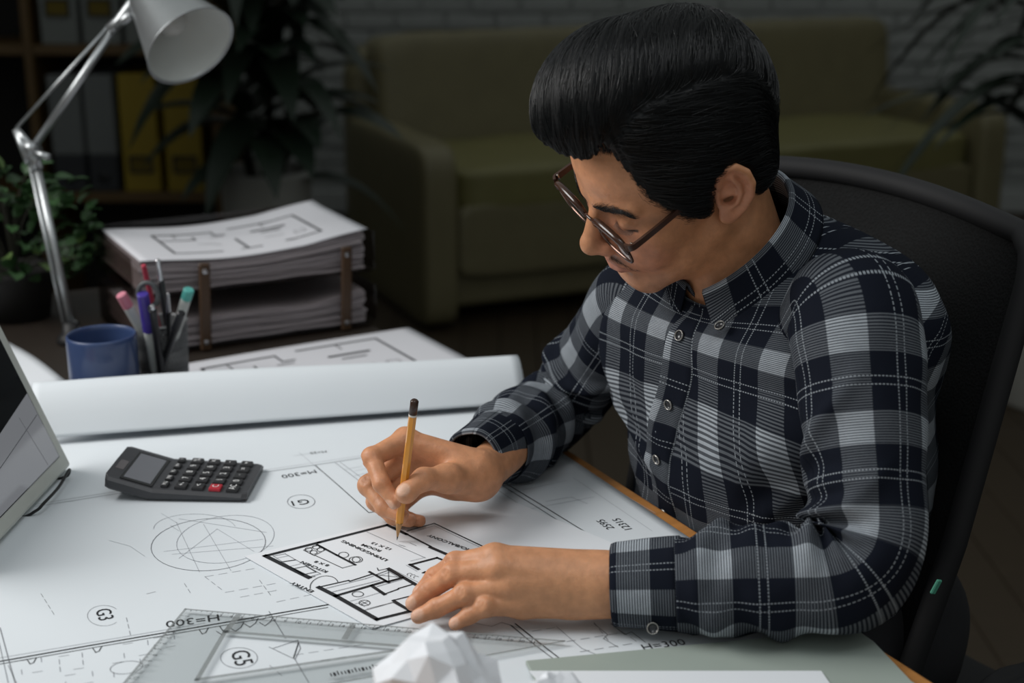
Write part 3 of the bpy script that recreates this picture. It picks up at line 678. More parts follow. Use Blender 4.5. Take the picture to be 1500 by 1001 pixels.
stick('marker', 'white marker with a long purple cap upright in the pen cup', P(209, 430, 1.765), cupbot(-.006, -.012), [('barrel', 0, .62, .0070, .0070, Mw), ('cap', .62, 1, .0079, .0074, Mpu)])
t, d_, L_p = stick('pen', 'tall black pen with a silver top, tallest in the pen cup', P(231, 380, 1.765), cupbot(.012, .006), [('barrel', 0, .84, .0042, .0042, Mbk), ('top', .84, 1, .0036, .0030, Msl)])
t, d_, L_p = stick('pen', 'short black pen with a shiny silver clip beside the purple cap', P(223, 447, 1.752), cupbot(.002, -.019), [('barrel', 0, .95, .0050, .0050, Mbk), ('button', .95, 1, .0030, .0026, Msl)])
stick('pen', 'thin pen with grey metal tip between the black pens', P(246, 429, 1.760), cupbot(.004, .012), [('barrel', 0, .80, .0036, .0036, Mbk), ('top', .80, 1, .0030, .0018, Msl)])
t, d_, L_p = stick('pen', 'black clip pen leaning low to the right in front of the teal marker', P(266, 458, 1.758), cupbot(-.014, -.006), [('barrel', 0, .78, .0046, .0046, Mbk), ('cap', .78, 1, .0054, .0050, Mbk)])
stick('pencil', 'thin red pencil standing at the back of the pen cup', P(210, 388, 1.785), cupbot(.003, .021), [('shaft', 0, 1, .0033, .0033, Mrd)])
sc_ = thing('scissors', 'dark grey scissor handles sticking up in the pen cup behind the purple cap', 'scissors', cupbot(0, .004))
Msc = mat('scissor_grey', (.06, .065, .07), .5)
lc = P(217, 432, 1.770)
lp = [lc + _R * (.0125 * math.cos(a)) + np.array([0, 0, .0155 * math.sin(a)]) for a in np.linspace(0, 2 * PI, 25)[:-1]]
obj('handle', tube(lp, .0032, 8, closed=True), Msc, sc_, world=True, smooth=True)
obj('blade', tube([lc - np.array([0, 0, .0155]), cupbot(0, .004) + np.array([0, 0, .003])], [.0040, .0022], 8), Msl, sc_, world=True)

# ------------------------------------------------------------------ two-tier paper tray
M_smoke = clear_mat('smoky_acrylic', (.66, .62, .60), .1)
M_amber = mat('brown_post', (.060, .032, .016), .4, .2, 30)
M_shd = mat('pinkish_paper_edge', (.30, .265, .275), .85, .12, 90, .2, stretch=(1, 1, 30))
fl_ = np.array([-.520, 1.918]); trx = .345; try_ = .235
tcn = fl_ + E1 * trx / 2 + E2 * try_ / 2
tr = thing('paper_tray', 'two-tier smoky clear letter tray with brown posts, filled with paper', 'tray', (tcn[0], tcn[1], .7505), ANG)
def rounded_rect(w_, d_, r, n=5):
    pts = []
    for cx, cy, a0 in ((w_ / 2 - r, d_ / 2 - r, 0), (-w_ / 2 + r, d_ / 2 - r, 90), (-w_ / 2 + r, -d_ / 2 + r, 180), (w_ / 2 - r, -d_ / 2 + r, 270)):
        for k in range(n + 1): a = math.radians(a0 + 90 * k / n); pts.append((cx + r * math.cos(a), cy + r * math.sin(a)))
    return pts
for z in (.004, .086):
    obj('tier_floor', prism(rounded_rect(trx + .02, try_ + .02, .02), z, z + .003), M_smoke, tr)
    rr = rounded_rect(trx + .02, try_ + .02, .02, 6)
    wl = [p for p in rr]
    # wall runs round right end, back and left end; the front stays open
    idx = [k for k, p in enumerate(rr)]
    path = [(trx / 2 + .01, -try_ / 2 - .002)] + [p for p in rr if p[1] > -try_ / 2 + .012] + [(-trx / 2 - .01, -try_ / 2 - .002)]
    V = []
    for (x, y) in path:
        sc2 = 1 - .0025 / math.hypot(x, y)
        V += [(x, y, z + .003), (x, y, z + .058), (x * sc2, y * sc2, z + .058), (x * sc2, y * sc2, z + .003)]
    m = len(path); Fq = []
    for i in range(m - 1):
        for k in range(4): Fq.append([i * 4 + k, i * 4 + (k + 1) % 4, i * 4 + 4 + (k + 1) % 4, i * 4 + 4 + k])
    Fq += [[0, 1, 2, 3], [(m - 1) * 4 + k for k in (3, 2, 1, 0)]]
    obj('tier_wall', (np.array(V), Fq), M_smoke, tr)
for x in (-trx / 2 + .085, trx / 2 - .045):
    po = obj('post', xf(box((0, 0, .0655), (.016, .006, .128), .002, 1), (x, -try_ / 2 - .014, .0), (0, .04, 0)), M_amber, tr)
    for z in (.118, .014): obj('screw', place(lathe([(0, 0), (.0042, 0), (.0036, .0018), (0, .0024)], 14), (x + .04 * (z - .0), -try_ / 2 - .0165, z), (0, -1, 0)), Msl, po)
for x in (-trx / 2 + .085, trx / 2 - .045): obj('post', box((x, try_ / 2 + .0145, .0655), (.016, .006, .128), .002, 1), M_amber, tr)
M_stk = mat('white_stack_paper', (.52, .50, .53), .8, .04, 20)
def paper_stack(label, z0, layers, th, curl, seed, dx=0.0):
    rg = np.random.default_rng(seed); t = thing('paper_stack', label, 'paper stack', (tcn[0] + E1[0] * dx, tcn[1] + E1[1] * dx, .7505 + z0), ANG, None)
    for k in range(layers):
        n1, n2 = 13, 7; V = []; ox, oy, rz = rg.normal(0, .0020, 2).tolist() + [rg.normal(0, .006)]
        z = k * th
        for side in (0, 1):
            for j in range(n2):
                for i in range(n1):
                    x = -trx / 2 + .006 + (trx - .012) * i / (n1 - 1); y = -try_ / 2 + .003 + (try_ - .008) * j / (n2 - 1)
                    bow = curl * (k / layers) * (.012 * max(0, i / (n1 - 1) - .72) / .28 - .004 * math.sin(PI * i / (n1 - 1)) + .003 * math.sin(2.2 * i / (n1 - 1) * PI + seed))
                    V.append((x + ox - y * rz, y + oy + x * rz, z + (th * .86 if side else 0) + bow + .0006 * math.sin(i * 1.7 + k * 2.1)))
        V = np.array(V); b = n1 * n2; Fq = [f[::-1] for f in grid_faces(n1, n2)] + [[q + b for q in f] for f in grid_faces(n1, n2)]
        per = list(range(n1)) + [n1 * j + n1 - 1 for j in range(1, n2)] + [n1 * (n2 - 1) + i for i in range(n1 - 2, -1, -1)] + [n1 * j for j in range(n2 - 2, 0, -1)]
        for i in range(len(per)): a, c = per[i], per[(i + 1) % len(per)]; Fq.append([a, c, c + b, a + b])
        obj('sheet', (V, Fq), M_shd, t)
    return t
paper_stack('thick stack of paper filling the top tier of the smoky tray', .0895, 13, .0034, 1.0, 2)
paper_stack('stack of paper in the bottom tier of the smoky tray', .0075, 11, .0036, 1.1, 5)
def printed_sheet(label, cen, rz, w_, d_, z, bend, plan_scale, px_lines=None, extra=None):
    t = thing('plan_print', label, 'drawing', (cen[0], cen[1], z), rz)
    n1, n2 = 25, 17
    def hz(x, y): return bend(x / w_ + .5, y / d_ + .5)
    V = [(-w_ / 2 + w_ * i / (n1 - 1), -d_ / 2 + d_ * j / (n2 - 1), 0) for j in range(n2) for i in range(n1)]; V = [(x, y, hz(x, y)) for x, y, _ in V]
    so = obj('sheet', (np.array(V), grid_faces(n1, n2)), M_paper3, t, smooth=True); sd = so.modifiers.new('thickness', 'SOLIDIFY'); sd.thickness = .0005
    Ls = []
    def ln(pts, wd):
        for a, b in zip(pts[:-1], pts[1:]):
            m = max(2, int(np.hypot(b[0] - a[0], b[1] - a[1]) / .02) + 1)
            for k in range(m):
                p = [a[0] + (b[0] - a[0]) * k / m, a[1] + (b[1] - a[1]) * k / m]; q = [a[0] + (b[0] - a[0]) * (k + 1) / m, a[1] + (b[1] - a[1]) * (k + 1) / m]
                v, f = ribbon(p, q, wd, 0); Ls.append(([(x, y, hz(x, y) + .0007) for x, y, _ in v], f))
    s = plan_scale
    for pts, wd in [([(-.11, -.075), (-.11, .055), (-.02, .055)], .004), ([(.01, .06), (.115, .06), (.115, -.07), (.06, -.07)], .004), ([(-.11, -.075), (-.04, -.075)], .003), ([(-.01, -.075), (.02, -.075)], .003), ([(0, -.075), (0, -.01)], .004), ([(-.08, .055), (-.08, .03)], .002), ([(-.11, .012), (-.055, .012), (-.055, .03)], .003), ([(-.02, .055), (-.02, .03), (-.005, .03)], .003), ([(.06, .06), (.06, .04)], .002),
                    ([(.035, .018), (.085, .018)], .006), ([(.045, .003), (.075, .003)], .003), ([(.04, -.03), (.07, -.03)], .0012), ([(.085, -.045), (.1, -.045), (.1, -.03), (.085, -.03), (.085, -.045)], .001), ([(-.06, -.02), (-.04, -.02), (-.03, -.035)], .0012), ([(-.03, .02), (-.01, .02)], .002)]: ln([(x * s, y * s) for x, y in pts], wd)
    obj('printed_plan', join(*Ls), M_ink, t, label='black printed plan lines', kind='stuff')
    return t
M_paper3 = paper_mat('print_paper', (.60, .60, .635), .2, 6)
printed_sheet('plan print lying on top of the filled paper tray', tcn + E1 * .002, ANG, trx - .004, try_ - .002, .7505 + .0895 + 13 * .0034 + .0026,
    lambda a, b: .012 * max(0, a - .72) / .28 - .004 * math.sin(PI * a) + .003 * math.sin(2.2 * a * PI + 2) + .010 * max(0, b - .8) * a, 1.0)
# prints on the desk behind the curl
g0 = D(592, 483, .756)[:2]; g1 = D(680, 530, .756)[:2]; dd_ = (g0 - g1) / np.linalg.norm(g0 - g1); rz_ = math.atan2(dd_[1], dd_[0]) - PI / 2
e1_ = np.array([math.cos(rz_), math.sin(rz_)]); e2_ = np.array([-math.sin(rz_), math.cos(rz_)])
cdk = g0 - e1_ * .195 - e2_ * .095
printed_sheet('plan print on the bare desk between the tray and the curled drawing', cdk, rz_, .41, .20, .7565, lambda a, b: .0015 * math.sin(3 * a) + .006 * max(0, .08 - a) * 8 * (1 - b), 1.18)
und = thing('paper', 'blank white sheet under the plan print behind the curl', 'paper', (*cdk, .7505), rz_ + .05)
obj('sheet', xf(box((-.012, -.004, .0023), (.40, .19, .004))), M_paper3, und)

# ------------------------------------------------------------------ architect lamp
M_alu = mat('brushed_aluminium', (.42, .44, .45), .34, .06, 80, metal=.85)
M_inner = mat('white_enamel', (.62, .64, .62), .5, .03)
lb = np.array([P(106, 494, 2.08)[0], P(106, 494, 2.08)[1], .7505])
lamp = thing('desk_lamp', 'silver architect desk lamp with twin-rod arms and conical shade', 'lamp', lb)
el = P(48, 218, 2.06); hd_ = P(176, 30, 2.03); l0 = P(110, 497, 2.085)
obj('base', xf(lathe([(0, 0), (.022, 0), (.023, .003), (.020, .010), (.014, .016), (.012, .03), (0, .03)], 48), (*lb,)), M_steel, lamp, world=True, smooth=True)
obj('collar', tube([lb + np.array([0, 0, .02]), l0 + np.array([0, 0, .014])], .0135, 16), M_alu, lamp, world=True, smooth=True)
obj('base_screw', tube([l0 + np.array([-.02, 0, .0]), l0 + np.array([.022, -.004, .004])], .005, 12), M_alu, lamp, world=True, smooth=True)
dl = (el - l0) / np.linalg.norm(el - l0)
obj('lower_arm', tube([l0, el - dl * .02], .0058, 14), M_alu, lamp, world=True, smooth=True)
off = -_R * .0125 - np.array([0, 0, .002])
obj('lower_rod', tube([l0 + off * .9, el + off * .75 - dl * .02], .0028, 10), M_alu, lamp, world=True, smooth=True)
obj('elbow_bracket', join(tube([el - dl * .03, el + dl * .006], .0085, 14), tube([el + off * .8 - dl * .02, P(24, 190, 2.06)], .006, 10), tube([P(24, 190, 2.06), el], .0055, 10)), M_alu, lamp, world=True, smooth=True)
obj('elbow_knob', join(tube([el + _F * .014, el - _F * .016], .0098, 16), tube([el + np.array([.004, -.012, -.002]), P(72, 231, 2.04)], [.004, .0055], 12)), M_alu, lamp, world=True, smooth=True)
du_ = hd_ - el
obj('upper_arm', tube([el + du_ * .05, el + du_ * .96], .0058, 14), M_alu, lamp, world=True, smooth=True)
obj('upper_rod', tube([P(24, 188, 2.06), P(158, 40, 2.03)], .0026, 10), M_alu, lamp, world=True, smooth=True)
obj('head_bracket', join(tube([P(160, 45, 2.03), hd_, P(205, -8, 2.0)], .0085, 12), tube([P(168, 40, 2.03), P(192, 22, 2.0)], .006, 12)), M_alu, lamp, world=True, smooth=True)
axs = .59 * _R - .72 * _U - .36 * _F; axs /= np.linalg.norm(axs)
rc = P(280, 68, 1.955)
sh = obj('lamp_shade', place(lathe([(.0, -.160), (.024, -.160), (.027, -.155), (.0275, -.122), (.033, -.112), (.0655, -.002), (.0668, 0), (.0652, 0), (.0636, -.002), (.0312, -.111), (.020, -.114), (0, -.114)], 64), rc, axs), M_alu, lamp, world=True, smooth=True)
obj('shade_lining', place(lathe([(.0633, -.003), (.0308, -.1105), (0, -.1135)], 64, False), rc, axs), M_inner, lamp, world=True, smooth=True, label='white inside of shade')
obj('bulb', place(lathe([(0, -.035), (.012, -.037), (.021, -.048), (.024, -.062), (.020, -.078), (.013, -.092), (.012, -.113), (0, -.113)][::-1], 24), rc, axs), mat('frosted_bulb', (.55, .55, .53), .4), lamp, world=True, smooth=True)

# ------------------------------------------------------------------ small leafy plant on the desk, far left
PX, PY = -.768, 2.130
M_leafg = mat('green_leaf', (.036, .085, .030), .42, .5, 14, spec=.4)
M_leafy = mat('light_green_leaf', (.12, .20, .06), .42, .4, 14, spec=.4)
pp = thing('potted_plant', 'small bushy green plant in a dark pot behind the lamp post', 'plant', (PX, PY, .7505))
obj('pot', lathe([(0, 0), (.048, 0), (.060, .07), (.062, .078), (.056, .078), (.054, .066), (0, .066)], 40), mat('dark_pot', (.008, .007, .006), .7), pp, smooth=True)
nl = 8
lfv = []; 
for i in range(nl):
    t = i / (nl - 1); wv = .0125 * math.sin(PI * min(.985, .06 + .92 * t)) ** .7 + .0004; lfv += [(.034 * t, -wv, .004 * math.sin(PI * t) + .0035), (.034 * t, 0, .004 * math.sin(PI * t)), (.034 * t, wv, .004 * math.sin(PI * t) + .0035)]
lm = None; sts = []
for k in range(290):
    a = random.uniform(0, 2 * PI); ph = math.acos(random.uniform(-.8, 1)); rr = random.uniform(.55, 1.0) ** .6
    c = np.array([PX +   .130 * rr * math.sin(ph) * math.cos(a), PY + .085 * rr * math.sin(ph) * math.sin(a),   .880 + .120 * rr * math.cos(ph)])
    lt = k % 9 == 0
    if k < 2:
        l = obj('leaf', (np.array(lfv), grid_faces(3, nl)), M_leafy if k == 0 else M_leafg, pp, smooth=True)
        if k == 0: lmy = l
        else: lmg = l
    else: l = copy_obj(lmy if lt else lmg, pp)
    l.location = c - np.array([PX, PY, .7505]); l.rotation_euler = (random.uniform(-.6, .6), random.uniform(-1.0, .3), a + random.uniform(-.8, .8)); s = random.uniform(.55, .95); l.scale = (s, s, s)
    if k % 12 == 0: sts.append(tube(smooth_path([(PX, PY, .81), (PX + (c[0] - PX) * .35, PY + (c[1] - PY) * .35, .81 + (c[2] - .81) * .65), c], 8), .0016, 5))
obj('stems', join(*sts), mat('plant_stem', (.02, .02, .012), .8), pp, world=True)
# ------------------------------------------------------------------ the man: one continuous skin surface grown from a distance field
def smin(a, b, k):
    h = np.maximum(k - np.abs(a - b), 0) / k; return np.minimum(a, b) - h * h * k * .25
def smax(a, b, k): return -smin(-a, -b, k)
def ell(p, c, r):
    q = (p - np.array(c)) / np.array(r); k0 = np.linalg.norm(q, axis=1); k1 = np.linalg.norm(q / np.array(r), axis=1) + 1e-9
    return k0 * (k0 - 1) / k1
def ellR(p, c, r, Rm): return ell((p - np.array(c)) @ Rm, (0, 0, 0), r)
def sph(p, c, r): return np.linalg.norm(p - np.array(c), axis=1) - r
def cone(p, a, b, ra, rb):
    a = np.asarray(a, float); b = np.asarray(b, float); d = b - a; t = np.clip(((p - a) @ d) / (d @ d), 0, 1)
    return np.linalg.norm(p - a - t[:, None] * d, axis=1) - (ra + (rb - ra) * t)
def surface_nets(sdf, lo, hi, h, nb=14):
    "sparse surface nets: sdf(points)->distance; returns verts, quads"
    lo = np.asarray(lo, float); bs = h * nb; nbk = np.ceil((np.asarray(hi) - lo) / bs).astype(int); N = nbk * nb + 2
    g = np.stack(np.meshgrid(*[np.arange(k) for k in nbk], indexing='ij'), -1).reshape(-1, 3)
    dc = np.concatenate([sdf(lo + (c + .5) * bs) for c in np.array_split(g, max(1, len(g) // 40000))])
    g = g[np.abs(dc) < bs * .87 * 1.25 + .004]
    ar = np.arange(nb + 1); off = np.stack(np.meshgrid(ar, ar, ar, indexing='ij'), -1).reshape(-1, 3)
    ids = []; pos = []; quads = []
    def gid(c): return (c[..., 0] * N[1] + c[..., 1]) * N[2] + c[..., 2]
    cor = np.array([[i, j, k] for i in (0, 1) for j in (0, 1) for k in (0, 1)])
    edges = [(a, b) for a in range(8) for b in range(a + 1, 8) if np.abs(cor[a] - cor[b]).sum() == 1]
    for gb in np.array_split(g, max(1, len(g) // 30)):
        base = gb * nb; ip = base[:, None, :] + off[None]
        val = sdf((lo + ip.reshape(-1, 3) * h)).reshape(len(gb), nb + 1, nb + 1, nb + 1)
        c8 = np.stack([val[:, i:i + nb, j:j + nb, k:k + nb] for i, j, k in cor], -1)
        s8 = c8 < 0; act = s8.any(-1) & ~s8.all(-1)
        bi, ci, cj, ck = np.nonzero(act)
        if len(bi) == 0: continue
        v8 = c8[bi, ci, cj, ck]; n = len(bi); acc = np.zeros((n, 3)); cnt = np.zeros(n)
        for a, b in edges:
            va, vb = v8[:, a], v8[:, b]; cr = (va < 0) != (vb < 0)
            t = np.where(cr, va / np.where(cr, va - vb, 1), 0)
            acc += np.where(cr[:, None], cor[a] + t[:, None] * (cor[b] - cor[a]), 0); cnt += cr
        cell = base[bi] + np.stack([ci, cj, ck], -1)
        ids.append(gid(cell)); pos.append(lo + (cell + acc / cnt[:, None]) * h)
        neg = val < 0
        for ax in range(3):
            sl0 = [slice(0, nb)] * 3; sl1 = list(sl0); sl1[ax] = slice(1, nb + 1)
            a = neg[(slice(None), *sl0)]; b = neg[(slice(None), *sl1)]
            bi, *e = np.nonzero(a != b)
            if len(bi) == 0: continue
            e = np.stack(e, -1); gp = base[bi] + e; flip = a[bi, e[:, 0], e[:, 1], e[:, 2]]
            u, v = (ax + 1) % 3, (ax + 2) % 3; du_ = np.zeros(3, int); dv_ = np.zeros(3, int); du_[u] = 1; dv_[v] = 1
            q = np.stack([gid(gp - du_ - dv_), gid(gp - dv_), gid(gp), gid(gp - du_)], -1)
            q = np.where(flip[:, None], q, q[:, ::-1]); quads.append(q)
    ids = np.concatenate(ids); pos = np.concatenate(pos); quads = np.concatenate(quads)
    ids, ix = np.unique(ids, return_index=True); pos = pos[ix]
    k = np.searchsorted(ids, quads); k = np.minimum(k, len(ids) - 1); ok = (ids[k] == quads).all(1)
    return pos, k[ok]
def mesh_np(name, v, q, m, parent, cols=None):
    me = bpy.data.meshes.new(name); me.vertices.add(len(v)); me.loops.add(q.size); me.polygons.add(len(q))
    me.vertices.foreach_set('co', np.ascontiguousarray(v, np.float32).ravel()); me.loops.foreach_set('vertex_index', q.astype(np.int32).ravel())
    me.polygons.foreach_set('loop_start', np.arange(0, q.size, 4, dtype=np.int32)); me.polygons.foreach_set('use_smooth', np.ones(len(q), bool))
    if cols is not None:
        at = me.attributes.new('tint', 'FLOAT_COLOR', 'POINT'); at.data.foreach_set('color', np.column_stack([cols, np.ones(len(v))]).astype(np.float32).ravel())
    me.update(calc_edges=True); me.validate()
    if m: me.materials.append(m)
    o = bpy.data.objects.new(name, me); link(o); o.parent = parent; return o

# head frame: columns are his right, forward, up
HM = np.array([[-0.4704, -0.8237, -0.3165], [0.8275, -0.2873, -0.4823], [0.3064, -0.4888, 0.8168]]); HT = np.array([.157, 1.3505, 1.1235])
def to_head(p): return (p - HT) @ HM * 100.0          # centimetres
def from_head(q): return HT + (np.asarray(q, float) / 100.0) @ HM.T
EARR = np.array(Matrix.Rotation(math.radians(24), 3, 'Z') @ Matrix.Rotation(math.radians(-10), 3, 'X'))   # left ear plate frame
def ear_pts():
    "outer rim of the left ear in its own plate frame (y back->front, z up)"
    a = np.radians([62, 95, 120, 150, 180, 205, 230, 250]); out = []
    for t in a: out.append((0, 1.55 * math.cos(t) * 1.0 - .05, 2.75 * math.sin(t) + .25))
    return out
def head_sdf(P_):
    p = to_head(P_); m = p.copy(); m[:, 0] = np.abs(m[:, 0])
    d = ell(m, (0, -.8, 4.0), (7.35, 9.3, 8.7))
    d = smin(d, ell(m, (0, 3.0, 4.6), (6.75, 6.1, 5.7)), 2.0)
    d = smin(d, ell(m, (0, 3.9, -1.0), (6.35, 5.0, 6.4)), 2.0)
    d = smin(d, ell(m, (0, 3.3, -5.9), (5.5, 5.1, 4.6)), 1.6)
    d = smin(d, cone(m, (5.3, .2, -4.2), (1.9, 6.9, -8.9), 1.35, 1.5), 1.8)
    d = smin(d, ell(m, (0, 7.2, -8.9), (2.3, 1.75, 1.7)), 1.4)
    d = smin(d, ell(m, (4.3, 6.0, -1.6), (2.1, 2.0, 1.7)), 1.6)           # cheekbone
    d = smin(d, ell(m, (3.2, 6.7, -4.0), (2.2, 2.0, 2.0)), 1.5)           # cheek
    d = smin(d, cone(m, (1.0, 8.6, 2.5), (4.6, 7.1, 2.7), .75, .7), .9)   # brow ridge
    d = smax(d, -ell(m, (3.2, 9.5, .75), (1.9, 1.5, 1.05)), 1.0)          # eye socket
    d = smax(d, -ell(m, (1.55, 9.9, .8), (.6, .9, 1.0)), 1.0)
    lid = sph(m, (3.2, 7.15, .65), 1.36)
    d = smin(d, lid, .35)
    crease = cone(m, (2.3, 8.3, 1.42), (3.2, 8.35, 1.62), .04, .07); crease = np.minimum(crease, cone(m, (3.2, 8.35, 1.62), (4.5, 7.6, 1.1), .06, .05))
    d = smax(d, -crease, .16)
    slit = np.minimum(cone(m, (2.05, 8.25, .10), (3.2, 8.55, -.12), .09, .10), cone(m, (3.2, 8.55, -.12), (4.45, 7.75, .12), .10, .08))
    d = smax(d, -slit, .15)
    # nose
    n = cone(m, (0, 8.45, 1.7), (0, 10.6, -2.0), .72, .92)
    n = smin(n, ell(m, (0, 10.75, -2.55), (1.15, 1.08, 1.0)), .7)
    n = smin(n, ell(m, (1.30, 9.55, -2.95), (.80, 1.10, .80)), .8)
    d = smin(d, n, .75)
    d = smax(d, -cone(m, (.62, 10.3, -3.75), (.75, 9.6, -2.9), .34, .28), .22)
    # mouth
    d = smin(d, ell(m, (0, 7.9, -5.2), (3.1, 1.7, 2.1)), 1.0)
    d = smin(d, np.minimum(cone(m, (0, 9.55, -5.35), (1.2, 9.35, -5.35), .40, .36), cone(m, (1.2, 9.35, -5.35), (2.45, 8.55, -5.8), .36, .18)), .35)
    d = smin(d, np.minimum(cone(m, (0, 9.40, -6.45), (1.1, 9.2, -6.4), .50, .44), cone(m, (1.1, 9.2, -6.4), (2.35, 8.5, -5.95), .44, .18)), .35)
    gr = np.minimum(cone(m, (0, 9.95, -5.87), (1.2, 9.65, -5.85), .10, .10), cone(m, (1.2, 9.65, -5.85), (2.75, 8.55, -5.95), .10, .06))
    d = smax(d, -gr, .18)
    d = smax(d, -ell(m, (0, 9.35, -7.35), (1.7, .7, .40)), .5)            # fold under the lip
    d = smax(d, -cone(m, (0, 9.95, -3.9), (0, 9.9, -4.8), .14, .18), .4)
    fold = cone(m, (2.2, 8.75, -3.3), (3.25, 7.9, -5.6), .06, .05); d = smax(d, -fold, .5)
    # ears
    e = (m - np.array([7.15, -1.25, .30])) @ np.array([[math.cos(.42), -math.sin(.42), 0], [math.sin(.42), math.cos(.42), 0], [0, 0, 1]])
    ex = e[:, 0]; ca, sa = math.cos(.17), math.sin(.17); ey = e[:, 1] * ca + e[:, 2] * sa; ez = -e[:, 1] * sa + e[:, 2] * ca; e = np.stack([ex, ey, ez], 1) / 1.10
    ear = ell(e, (.35, -.25, .1), (.34, 1.62, 2.75)); ear = smin(ear, ell(e, (.32, .25, -2.55), (.34, .80, .85)), .5)
    ear = smax(ear, -ell(e, (.85, -.25, .35), (.66, 1.18, 2.10)), .18)
    rim = [(.42, 1.0, 1.0), (.50, 1.05, 1.9), (.52, .45, 2.75), (.52, -.55, 2.85), (.55, -1.45, 2.1), (.60, -1.85, .9), (.58, -1.75, -.4), (.50, -1.15, -1.7), (.40, -.3, -2.6)]
    rd = np.min([cone(e, rim[i], rim[i + 1], .33 if i < 6 else .30, .33 if i < 5 else .28) for i in range(len(rim) - 1)], 0); ear = smin(ear, rd, .28)
    ah = [(.50, -.2, 1.75), (.58, -.75, .9), (.60, -.85, 0), (.55, -.5, -1.0), (.45, .1, -1.45)]
    ad = np.min([cone(e, ah[i], ah[i + 1], .26, .26) for i in range(len(ah) - 1)], 0); ear = smin(ear, ad, .3)
    ear = smin(ear, ell(e, (.45, .85, -.25), (.30, .38, .60)), .3)
    ear = smax(ear, -ell(e, (.50, .22, -.05), (1.2, .72, 1.05)), .2)
    d = smin(d, cone(m, (6.5, -.9, .4), (7.2, -1.5, .5), 1.0, .75), .6)
    d = smin(d, ear, .35)
    # neck
    d = smin(d, cone(p, (0, -2.8, -4.0), NECKB, 5.2, 5.7), 2.2)
    return d / 100.0
NECK_W = np.array([.235, 1.395, .985]); NECKB = to_head(NECK_W[None])[0]

# hands: wrist, [MCP, PIP, DIP, tip] per finger, thumb last
LH = dict(W=np.array([.098, 1.136, .788]), tips=[],
    F=[[(-.015, 1.148, .8085), (-.050, 1.158, .7985), (-.070, 1.168, .780), (-.0835, 1.165, .7655)],
       [(-.010, 1.137, .8025), (-.052, 1.145, .794), (-.0745, 1.1525, .774), (-.0885, 1.151, .7625)],
       [(-.001, 1.130, .7895), (-.041, 1.128, .7830), (-.067, 1.130, .7685), (-.0825, 1.127, .7622)],
       [(.009, 1.128, .7735), (-.023, 1.118, .7765), (-.0375, 1.1185, .7675), (-.0495, 1.117, .7605)]],
    T=[(.072, 1.158, .796), (.034, 1.174, .788), (.004, 1.176, .774), (-.022, 1.172, .7645)], lat=(-.10, .45, .88), dors=(-.15, -.72, .68))
RH = dict(W=np.array([-.035, 1.356, .802]),
    F=[[(-.108, 1.359, .839), (-.140, 1.330, .832), (-.129, 1.304, .814), (-.1155, 1.294, .799)],
       [(-.108, 1.367, .822), (-.146, 1.340, .797), (-.128, 1.316, .783), (-.110, 1.304, .7795)],
       [(-.101, 1.369, .804), (-.140, 1.351, .775), (-.121, 1.336, .7645), (-.104, 1.325, .765)],
       [(-.090, 1.367, .790), (-.121, 1.355, .763), (-.107, 1.341, .7595), (-.094, 1.334, .7605)]],
    T=[(-.050, 1.333, .800), (-.064, 1.316, .815), (-.087, 1.297, .822), (-.1045, 1.284, .8125)], lat=(-.15, -.35, .92), dors=(-.55, .70, .45))
FR = [(.0120, .0096, .0084, .0070), (.0122, .0098, .0086, .0072), (.0118, .0094, .0082, .0068), (.0108, .0084, .0073, .0061)]
def unit(v): v = np.asarray(v, float); return v / np.linalg.norm(v)
def nail_frame(a, b, dors):
    t = unit(np.array(b) - np.array(a)); d = unit(np.asarray(dors) - t * (np.asarray(dors) @ t)); return t, d, np.cross(t, d)
def nails(H):
    out = []
    for k, f in enumerate(H['F']):
        t, d, s = nail_frame(f[2], f[3], H['dors']); r = FR[k][3]; out.append((np.array(f[3]) + d * (r * .66) - t * .0005, np.stack([t, s, d], 1), (.0068 if k < 3 else .0054, r * .74, .0022)))
    t, d, s = nail_frame(H['T'][2], H['T'][3], H.get('tdors', H['dors'])); out.append((np.array(H['T'][3]) + d * .0060 + t * .0005, np.stack([t, s, d], 1), (.0080, .0068, .0024)))
    return out
RH['tdors'] = (-.35, -.75, .60)
for H in (LH, RH): H['N'] = nails(H)
RH['N'][0] = (lambda t, d, s: (np.array(RH['F'][0][3]) + d * .0048, np.stack([t, s, d], 1), (.0066, .0052, .0022)))(*nail_frame(RH['F'][0][2], RH['F'][0][3], (-.75, -.55, -.1)))
